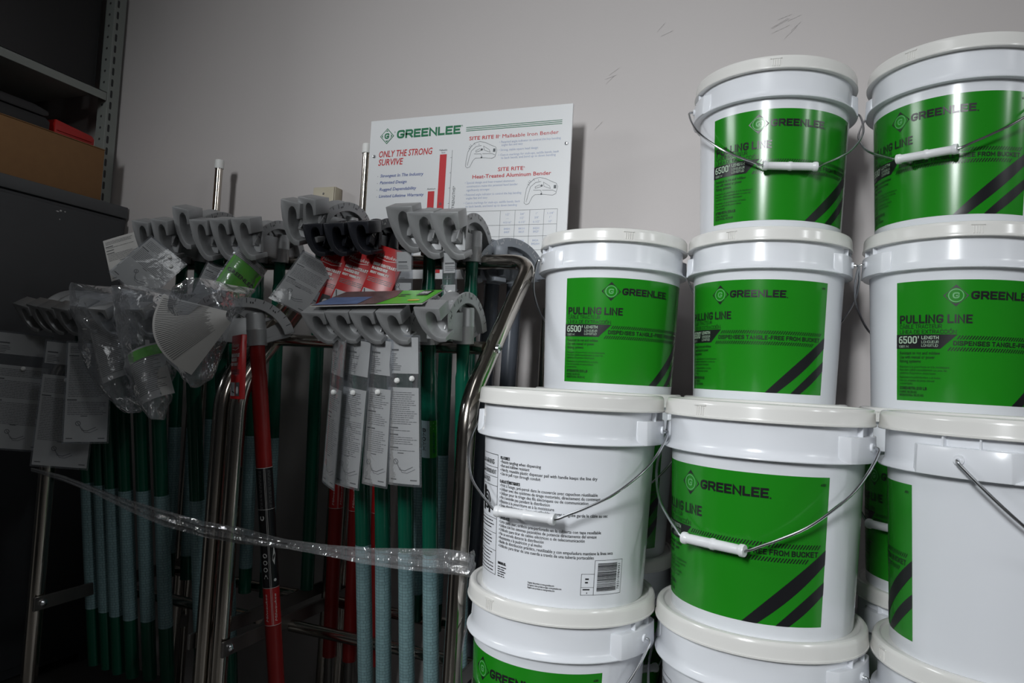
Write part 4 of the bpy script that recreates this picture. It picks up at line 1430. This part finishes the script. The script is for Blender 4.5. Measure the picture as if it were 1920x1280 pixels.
# lower row of the left rack
LOX = ((-1.535, 0.990, 10, 'silver bender in the dark lower left row, outermost at the cabinet'), (-1.492, 0.989, 9, 'silver bender in the dark lower left row, second from the cabinet'),
       (-1.456, 0.985, 7, 'silver bender in the dark lower left row, third from the cabinet'), (-1.412, 0.984, 6, 'silver bender in the dark lower left row, above the pale cards'),
       (-1.358, 0.990, 4, 'silver bender in the lower left row, last bare one before the clear bags'), (-1.303, 0.985, 3, 'silver bender inside the long hanging clear bag'),
       (-1.200, 0.986, 0, 'silver bender inside the clear bag with a green patch'), (-1.120, 0.990, -1, 'silver bender inside the round clear bag with the curled card'))
for x, z, rl, lb in LOX:
    bender(lb, ALU, GP, x, 1.187, z, lean=7.8, roll=rl, stick=[CL_])
side_b = bender('silver bender turned sideways on a red handle with black band, between the racks', ALU_MILW, RP, -1.0060, 1.165, 0.9740, lean=7.0, yaw=-48, roll=-3.5, stick=[('name_sticker', RS)])
[c for c in side_b.children if c.name.startswith('handle')][0].rotation_euler.z = R_(38)
# grey iron benders hanging behind the right rack
bender('large grey iron bender behind the rack, nearer the first bucket', IRON, YP, -0.5880, 1.505, 1.148, lean=-1, yaw=-35, group='grey iron benders behind the rack', name='iron_bender')
bender('large grey iron bender behind the rack, half hidden by the silver heads', IRON, YP, -0.6440, 1.505, 1.148, lean=-1, yaw=-35, group='grey iron benders behind the rack', name='iron_bender')


# ------------------------------------------------------------------ cards in clear sleeves
def frame_of(top, bot, yaw):
    """x right, z up along the card, -y out of its face"""
    up = (top - bot).normalized()
    nrm = Vector((math.sin(R_(yaw)), -math.cos(R_(yaw)), 0))
    rt = up.cross(-nrm).normalized() * -1
    rt = (-nrm).cross(up) * -1
    rt = up.cross(nrm).normalized() * -1
    rt = nrm.cross(up).normalized()
    if rt.x < 0 and abs(yaw) < 90:
        rt = -rt
    out = rt.cross(up)          # +y of the frame is into the card
    out = up.cross(rt)
    return Matrix(((rt.x, out.x, up.x, top.x), (rt.y, out.y, up.y, top.y), (rt.z, out.z, up.z, top.z), (0, 0, 0, 1)))


def place(o, Mx):
    o.rotation_mode = 'XYZ'
    o.location = Mx.to_translation()
    o.rotation_euler = Mx.to_euler('XYZ')


def card(label, top, bot, w, yaw=0, curl=0.0, split=None, seed=1, sleeve=True, rivets=((0.0, 0.36),), green=False, tone=0, group='hang cards on the benders'):
    """top/bot: world points of the middle of the top and bottom edge"""
    h = (top - bot).length
    t = thing('instruction_card', label, 'card', group=group)
    place(t, frame_of(top, bot, yaw))
    def bend(x, y, lay, d=0.0):
        # y: downwards positive from the top; the right side swings back
        return (x, curl * (x / w + 0.5) ** 2 * w - 0.0004 * lay + d, -y)
    rnd = random.Random(seed)
    F = Flat(lambda x, y, l: bend(x, y, l))
    parts = [(0.004, h - 0.004)] if split is None else [(0.004, split), (split + 0.024, h - 0.004)]
    hw = w / 2 - 0.0035
    def R2(x0, y0, x1, y1, mi, lay=1, nx=6):
        v = [(x0 + (x1 - x0) * i / nx, y) for y in (y1, y0) for i in range(nx + 1)]
        F.tri(v, [(i, i + 1, nx + 2 + i, nx + 1 + i) for i in range(nx)], mi, lay)
    for k, (a, b) in enumerate(parts):
        R2(-hw, a, hw, b, 0, 0, 10)
        R2(hw, a, -hw, b, 0, -1, 10)
        y = a + 0.008
        if k == 0 and split is not None:
            R2(-hw + 0.004, y + 0.012, -hw + 0.024, y + 0.015, 1)
            y += 0.020
            while y < b - 0.004:
                R2(-hw + 0.004, y, -hw + 0.004 + rnd.uniform(.012, .026), y + 0.0011, 1)
                y += 0.0034
            continue
        end = b - 0.055
        while y < end:
            if rnd.random() < 0.09:
                y += 0.003
                R2(-hw + 0.003, y, -hw + 0.021, y + 0.0024, 1)
                y += 0.0052
                continue
            x1 = hw - rnd.uniform(.002, .016)
            xx = -hw + 0.0045
            while xx < x1 - .002:
                ww = min(rnd.uniform(.002, .009), x1 - xx)
                R2(xx, y, xx + ww, y + 0.0010, 1, 1, 1)
                xx += ww + .0009
            y += 0.0036
        # little line drawing of a bent tube with its bender
        cx, cy = 0.0, b - 0.028
        pts = [(cx - .015, cy - .012), (cx - .010, cy - .004), (cx - .006, cy + .004), (cx + .004, cy + .005), (cx + .018, cy - .002)]
        F.line(pts, 0.0011, 1)
        F.line([(p[0] + .004, p[1] + .004) for p in pts[1:]], 0.0008, 1)
        F.disc(cx - .014, cy - .010, .005, 1, 1, 14, .0038)
        R2(-hw + .004, b - .008, -hw + .016, b - .006, 1)
        R2(hw - .016, b - .008, hw - .004, b - .006, 1)
        R2(-.010, cy - .026, .002, cy - .0245, 1)
    if green:
        R2(-hw, parts[-1][0] + 0.02, hw, parts[-1][0] + 0.10, 2, 2, 10)
        v, f = text2d('GREENLEE', 0.009, w * 0.8, 0.03)
        F.tri([(a - w * 0.4, parts[-1][0] + 0.06 - b) for a, b in v], f, 3, 3)
    link('paper_insert', F.mb.mesh('paper_insert', [M['paper'], M['cardink'], M['leaf_g'], M['ink']], angle=70), t)
    if sleeve:
        mb = MB()
        nx, ny = 8, 10
        for side in (-1, 1):
            v = []
            for j in range(ny + 1):
                for i in range(nx + 1):
                    x, y = -w / 2 + w * i / nx, h * j / ny
                    e = min(1, 4 * min(i / nx, 1 - i / nx)) * min(1, 5 * min(j / ny, 1 - j / ny))
                    pz = bend(x, y, 0, side * (0.0016 * e + 0.0002) + noise.noise((x * 60 + seed, y * 40, side)) * 0.0012 * e)
                    v.append(pz)
            f = [(j * (nx + 1) + i, j * (nx + 1) + i + 1, (j + 1) * (nx + 1) + i + 1, (j + 1) * (nx + 1) + i) for j in range(ny) for i in range(nx)]
            mb.add(v, f)
        link('plastic_sleeve', mb.mesh('plastic_sleeve', [M['film']], angle=80), t)['label'] = 'clear plastic sleeve'
    for (rx, ry) in rivets:
        mb = MB()
        p = bend(rx, ry * h, 0, -0.002)
        mb.lathe([(0.0001, 0.0045), (0.0030, 0.0042), (0.0044, 0.0028), (0.0048, 0.0008), (0.0048, -0.001)], 16, 0, Matrix.Translation(p) @ Matrix.Rotation(PI / 2, 4, 'X'))
        link('snap_rivet', mb.mesh('snap_rivet', [M['cap']]), t)['label'] = 'white snap rivet'
    return t


CG = 'hang cards on the benders'
card('narrow hang card seen edge on, leftmost of four under the lower right benders', at(634, 634, 1.075), at(612, 912, 1.105), 0.060, -38, 0.10, 0.066, 1)
card('sleeved hang card with black list print, second of four under the lower right benders', at(671, 634, 1.075), at(646, 914, 1.105), 0.058, -14, 0.14, 0.066, 2)
card('sleeved hang card with black list print, third of four under the lower right benders', at(714, 634, 1.075), at(699, 912, 1.100), 0.056, -14, 0.14, 0.064, 3)
card('brightest hang card with two white rivets, right next to the numbered green handle', at(750, 628, 1.070), at(753, 912, 1.095), 0.066, -14, 0.22, 0.066, 4, rivets=((-0.008, 0.30), (0.020, 0.285)))
card('clear sleeve under the upper row, left of two dark ones beside the red tags', at(757, 468, 1.30), at(756, 572, 1.31), 0.040, 0, 0.1, 0.045, 5, rivets=((0.004, 0.88),))
card('clear sleeve hanging under the upper row, right of two, beside the bright green handle', at(841, 470, 1.30), at(843, 575, 1.31), 0.032, 0, 0.1, 0.045, 6, rivets=((0.003, 0.75), (0.010, 0.78)))
card('white tilted card with a line drawing, left of the red tags', at(600, 484, 1.320), at(537, 575, 1.225), 0.082, 28, 0.06, None, 7, rivets=())
card('large bent sleeve card hanging askew under the upper left heads', at(318, 470, 1.27), at(238, 540, 1.20), 0.105, 40, -0.15, None, 8, rivets=((0.012, 0.10), (0.03, 0.22)))
card('small square card with a drawing beside the dark cabinet, upper left', at(222, 440, 1.30), at(240, 520, 1.28), 0.085, 30, 0.05, None, 9, sleeve=False, rivets=())
card('curled card with bright green panel, hanging below the upper left heads', at(478, 480, 1.30), at(425, 560, 1.24), 0.085, 50, 0.35, None, 10, green=True, rivets=())
card('dark card behind the curled green one, half hidden by the round bag', at(420, 500, 1.31), at(385, 570, 1.29), 0.080, 30, 0.05, None, 11, rivets=((0.01, 0.3),))
card('dim hang card at the left frame edge, left of three pale cards', at(48, 624, 1.08), at(22, 845, 1.09), 0.110, 35, 0.04, 0.050, 12, rivets=((0.004, 0.30),))
card('dim hang card lowest of three pale cards at the left', at(140, 642, 1.09), at(110, 878, 1.10), 0.112, 35, 0.03, 0.050, 13, rivets=((-0.006, 0.30),))
card('pale sleeved card with a round rivet, front right of three at the left', at(168, 640, 1.07), at(158, 832, 1.075), 0.085, 35, 0.12, None, 14, rivets=((-0.010, 0.12),))
card('pale card standing on edge behind the handles, beside the right rack leg', at(842, 705, 1.30), at(838, 1250, 1.32), 0.022, 10, 0.0, None, 15, sleeve=False, rivets=()) if False else None


# ------------------------------------------------------------------ red tags
def red_tag(label, top, bot, w, yaw, th=0.010, seed=1):
    h = (top - bot).length
    t = thing('red_hang_tag', label, 'tag', group='red cardboard tags')
    place(t, frame_of(top, bot, yaw))
    mb = MB()
    mb.bm(bevelled(lambda b: box_bm(b, -w / 2, w / 2, 0, th, -h, 0), 0.0012, 2))
    bd = link('folded_card', mb.mesh('folded_card', [M['redcard']]), t)
    F = Flat(lambda x, y, l: (x, -0.0003 * l - 0.0002, y))
    x0 = -w / 2 + 0.004
    v, f = text2d('Milwaukee', 0.0085, w * 0.72, 0.0, 0.25)
    F.tri([(x0 + a, -h * 0.19 + b) for a, b in v], f, 0, 1)
    F.line([(x0 + 0.003, -h * 0.215), (x0 + w * .40, -h * 0.235), (x0 + w * 0.72, -h * 0.205)], 0.0012, 0)
    for i, (tx, ww) in enumerate((('HIGH CONTRAST', .92), ('MARKINGS', .62), ('BEST VISIBILITY', .74))):
        F.block(tx, x0, -h * (0.345 + 0.068 * i), 0.0070 if i < 2 else 0.0055, 0, w=(w - .008) * ww, wt=0.24)
    rnd = random.Random(seed)
    for i in range(3):
        F.words(x0, w / 2 - 0.006, -h * (0.555 + 0.028 * i), 0.0024, 2, rnd)
    F.rect(x0, -h + 0.006, x0 + w * 0.42, -h * 0.74, 1)
    F.rect(w / 2 - w * 0.44, -h + 0.006, w / 2 - 0.004, -h * 0.74, 3)
    F.line([(x0 + 0.003, -h * .76), (x0 + .010, -h * .88), (x0 + w * .38, -h * .90)], 0.0025, 3, 2)
    F.disc(w / 2 - w * .25, -h * .86, 0.007, 1, 2)
    link('print', F.mb.mesh('print', [M['white'], M['greycard'], M['blackband'], M['tick']], angle=60), bd)
    return t


red_tag('red hang tag leftmost of three under the black heads', at(634, 474, 1.335), at(590, 576, 1.300), 0.066, 12, seed=1)
red_tag('red hang tag in the middle of three under the black heads', at(685, 471, 1.335), at(640, 576, 1.300), 0.066, 12, seed=2)
red_tag('red hang tag right of three under the black heads, partly behind the clear sleeve', at(738, 466, 1.335), at(693, 574, 1.300), 0.066, 12, seed=3)
red_tag('red folded tag hanging on edge beside the red handle, between the racks', at(444, 628, 1.075), at(440, 748, 1.075), 0.062, -32, seed=4)

# ------------------------------------------------------------------ leaflet lying across the lower right heads
t = thing('leaflet', 'glossy leaflet with bright green end lying across the lower right heads', 'leaflet')
P00, P10, P11, P01 = at(581, 575, 1.030), at(792, 570, 1.030), at(832, 545, 1.150), at(650, 548, 1.150)
nrm = (P10 - P00).cross(P01 - P00).normalized()
def lf(x, y, lay):
    return (P00.lerp(P10, x).lerp(P01.lerp(P11, x), y) + nrm * (0.0005 * lay + 0.0010))
F = Flat(lf)
F.rect(0, 0, 1, 1, 3, 0, 12, 4)
F.rect(0.005, 0.01, 0.60, 0.99, 1, 1, 6, 4)
F.rect(0.02, 0.05, 0.42, 0.55, 0, 2)
F.rect(0.52, 0.01, 0.995, 0.99, 2, 2, 6, 4)
F.tri([(0.50, 0.01), (0.60, 0.01), (0.66, 0.5), (0.60, 0.99), (0.50, 0.99), (0.44, 0.5)], [(0, 1, 2, 3, 4, 5)], 1, 3)
F.rect(0.83, 0.55, 0.93, 0.92, 4, 4)
v, f = text2d('GREENLEE', 0.16, 0.08, 0.03)
F.tri([(0.84 + a, 0.66 + b) for a, b in v], f, 5, 5)
F.disc(0.885, 0.20, 0.055, 6, 4)
F.rect(0.66, 0.62, 0.76, 0.66, 4, 4)
F.rect(0.67, 0.50, 0.74, 0.54, 4, 4)
mb = F.mb
o0 = len(mb.v)
low = [P - nrm * 0.0003 for P in (P00, P10, P11, P01)]
mb.add(low, [(3, 2, 1, 0)], 3)
top_ = [P + nrm * 0.0010 for P in (P00, P10, P11, P01)]
mb.add(low + top_, [(0, 1, 5, 4), (1, 2, 6, 5), (2, 3, 7, 6), (3, 0, 4, 7)], 3)
link('sheet', mb.mesh('sheet', [M['leaf_b'], M['leaf_d'], M['leaf_g'], M['paper'], M['ink'], M['white'], M['yellow']], angle=60), t)


# ------------------------------------------------------------------ clear bags and the stretch wrap
def bag(label, rows_px, seed, yc0=1.115, dep0=0.078, amp=0.006):
    """rows_px: (y, left x, right x) of the bag in its own upright plane; clear film crumpled over a head"""
    t = thing('plastic_bag', label, 'bag', group='clear bags over bender heads')
    mb = MB()
    n, m = 56, 46
    K = len(rows_px) - 1
    rows = []
    for j in range(m + 1):
        u = j / m * K
        k = min(int(u), K - 1)
        e = u - k
        y, xl, xr = [rows_px[k][i] * (1 - e) + rows_px[k + 1][i] * e for i in range(3)]
        yc = yc0 * (1 - j / m) + 1.055 * (j / m)
        dep = dep0 * (1 - j / m) ** 0.8 + 0.012
        L_, Rr = at(xl, y, yc), at(xr, y, yc)
        c = (L_ + Rr) / 2
        hx = (Rr.x - L_.x) / 2 * 0.66
        row = []
        for i in range(n):
            a = 2 * PI * i / n
            ca, sa = math.cos(a), math.sin(a)
            ca = math.copysign(abs(ca) ** 0.75, ca)
            d = Vector((ca * hx, sa * dep, 0))
            q = c + d
            rid = 1 - abs(noise.noise(q * 13 + Vector((seed, 0, seed)))) * 2
            rid2 = 1 - abs(noise.noise(q * 31 + Vector((0, seed, 0)))) * 2
            q = q + d.normalized() * ((rid - .6) * amp * 1.3 + (rid2 - .6) * amp * .7) + Vector((0, 0, noise.noise(q * 18) * amp))
            row.append(q)
        rows.append(row)
    v = [q for row in rows for q in row]
    f = [(j * n + i, j * n + (i + 1) % n, (j + 1) * n + (i + 1) % n, (j + 1) * n + i) for j in range(m) for i in range(n)]
    mb.add(v, f)
    mb.add(rows[-1], [tuple(range(n))[::-1]])
    link('film', mb.mesh('film', [M['bag']], angle=24), t)
    return t


bag('long clear bag with a trailing corner, left of three over the lower left heads', [(542, 190, 235), (552, 155, 262), (590, 148, 262), (640, 152, 264), (700, 172, 258), (742, 205, 258), (772, 236, 262)], 3.1)
bag('clear bag with green patch inside, middle of three over the lower left heads', [(542, 262, 305), (552, 238, 335), (590, 230, 345), (640, 234, 336), (700, 242, 322), (755, 262, 316), (785, 288, 304)], 7.7)
bag('round clear bag holding a curled card, right of three over the lower left heads', [(532, 400, 440), (545, 345, 462), (575, 308, 462), (620, 298, 440), (665, 306, 420), (705, 334, 398), (726, 352, 368)], 12.4)
# curled cards inside the bags
def curled(label, base, up, w, h, bend_deg, yaw, seed, green=0.0):
    t = thing('curled_card', label, 'card', group='cards inside the clear bags')
    place(t, frame_of(up, base, yaw))
    rad = w / R_(bend_deg)
    def fn(x, y, lay):
        a = x / rad
        rr = rad + 0.0004 * lay
        return (rr * math.sin(a), rad - rr * math.cos(a), -y)
    F = Flat(fn)
    F.rect(-w / 2, 0, w / 2, h, 0, 0, 16, 1)
    rnd = random.Random(seed)
    y = 0.006
    while y < h - 0.012:
        F.rect(-w / 2 + 0.006, y, w / 2 - 0.006 - rnd.uniform(0, .02), y + 0.0012, 1, 1, 14, 1)
        y += 0.0040
    if green:
        F.rect(-w / 2 + 0.002, 0.004, w / 2 - 0.002, h * green, 2, 2, 14, 1)
    link('paper_insert', F.mb.mesh('paper_insert', [M['paper'], M['cardink'], M['leaf_g']], angle=70), t)
t = thing('curled_card', 'fan shaped curled card with fine lines inside the round clear bag', 'card', group='cards inside the clear bags')
apex = at(446, 588, 1.045)
ppm = (at(346, 588, 1.045) - apex).length / 100
def fan(r, a, lay):
    c = at(446 + r * math.cos(R_(a)), 588 - r * math.sin(R_(a)), 1.045)
    return c + Vector((0, 0.030 * math.sin(R_((a - 163) * 2.4)) * -(r / 150) - 0.0004 * lay, 0))
F = Flat(fan)
n = 24
v = [(r, 166 + 68 * i / n) for r in (20, 60, 95, 120, 142) for i in range(n + 1)]
F.tri(v, [(j * (n + 1) + i, j * (n + 1) + i + 1, (j + 1) * (n + 1) + i + 1, (j + 1) * (n + 1) + i) for j in range(4) for i in range(n)], 0, 0)
rnd = random.Random(5)
a_ = 168.0
while a_ < 220:
    r0 = 45 + rnd.uniform(0, 12)
    F.tri([(r0, a_), (r0, a_ + .5), (95, a_ + .5), (95, a_), (138, a_ + .5), (138, a_)], [(0, 3, 2, 1), (3, 5, 4, 2)], 1, 1)
    a_ += 1.6
link('paper_insert', F.mb.mesh('paper_insert', [M['paper'], M['cardink']], angle=70), t)
curled('crumpled card with a bright green band inside the middle clear bag', at(290, 755, 1.055), at(262, 650, 1.055), 0.080, 0.110, 90, 20, 22, 0.22)
curled('greyish card with fine lines inside the long clear bag', at(228, 745, 1.072), at(190, 590, 1.072), 0.075, 0.140, 50, 20, 23)

# stretch wrap pulled around the handles from the left rack's leg to the right one
t = thing('stretch_wrap', 'clear stretch wrap band pulled across the front of both racks', 'plastic wrap')
mb = MB()
path = [(at(58, 880, 1.112), .004), (at(120, 897, 1.105), .006), (at(180, 920, 1.095), .006), (at(240, 946, 1.090), .010), (at(310, 972, 1.085), .015), (at(380, 992, 1.085), .016), (at(450, 1004, 1.09), .017),
        (at(540, 1020, 1.09), .009), (at(620, 1032, 1.095), .010), (at(690, 1042, 1.10), .013), (at(760, 1048, 1.108), .017), (at(830, 1052, 1.113), .021), (at(868, 1056, 1.116), .022)]
rows = []
sub = 4
allp = []
for i in range(len(path) - 1):
    for k in range(sub):
        e = k / sub
        allp.append((path[i][0].lerp(path[i + 1][0], e), path[i][1] * (1 - e) + path[i + 1][1] * e))
allp.append(path[-1])
e0 = Vector((-0.490, 1.118, allp[-1][0].z - 0.002))
allp += [(e0, .022), (Vector((-0.494, 1.150, e0.z)), .021)]
n = 8
v, f = [], []
for i, (p, r) in enumerate(allp):
    for j in range(n + 1):
        s_ = j / n * 2 - 1
        tw = 0.5 * math.sin(i * 0.21)
        q = p + Vector((0, s_ * r * tw * 0.6 + 0.0022 * noise.noise((i * .5, j * .8, 3)), s_ * r))
        q.y += 0.003 * math.cos(s_ * 7 + i * 0.3) * (r / .02)
        v.append(q)
    if i:
        for j in range(n):
            a = (i - 1) * (n + 1) + j
            f.append((a, a + 1, a + n + 2, a + n + 1))
mb.add(v, f)
link('film', mb.mesh('film', [M['wrap']], angle=35), t)
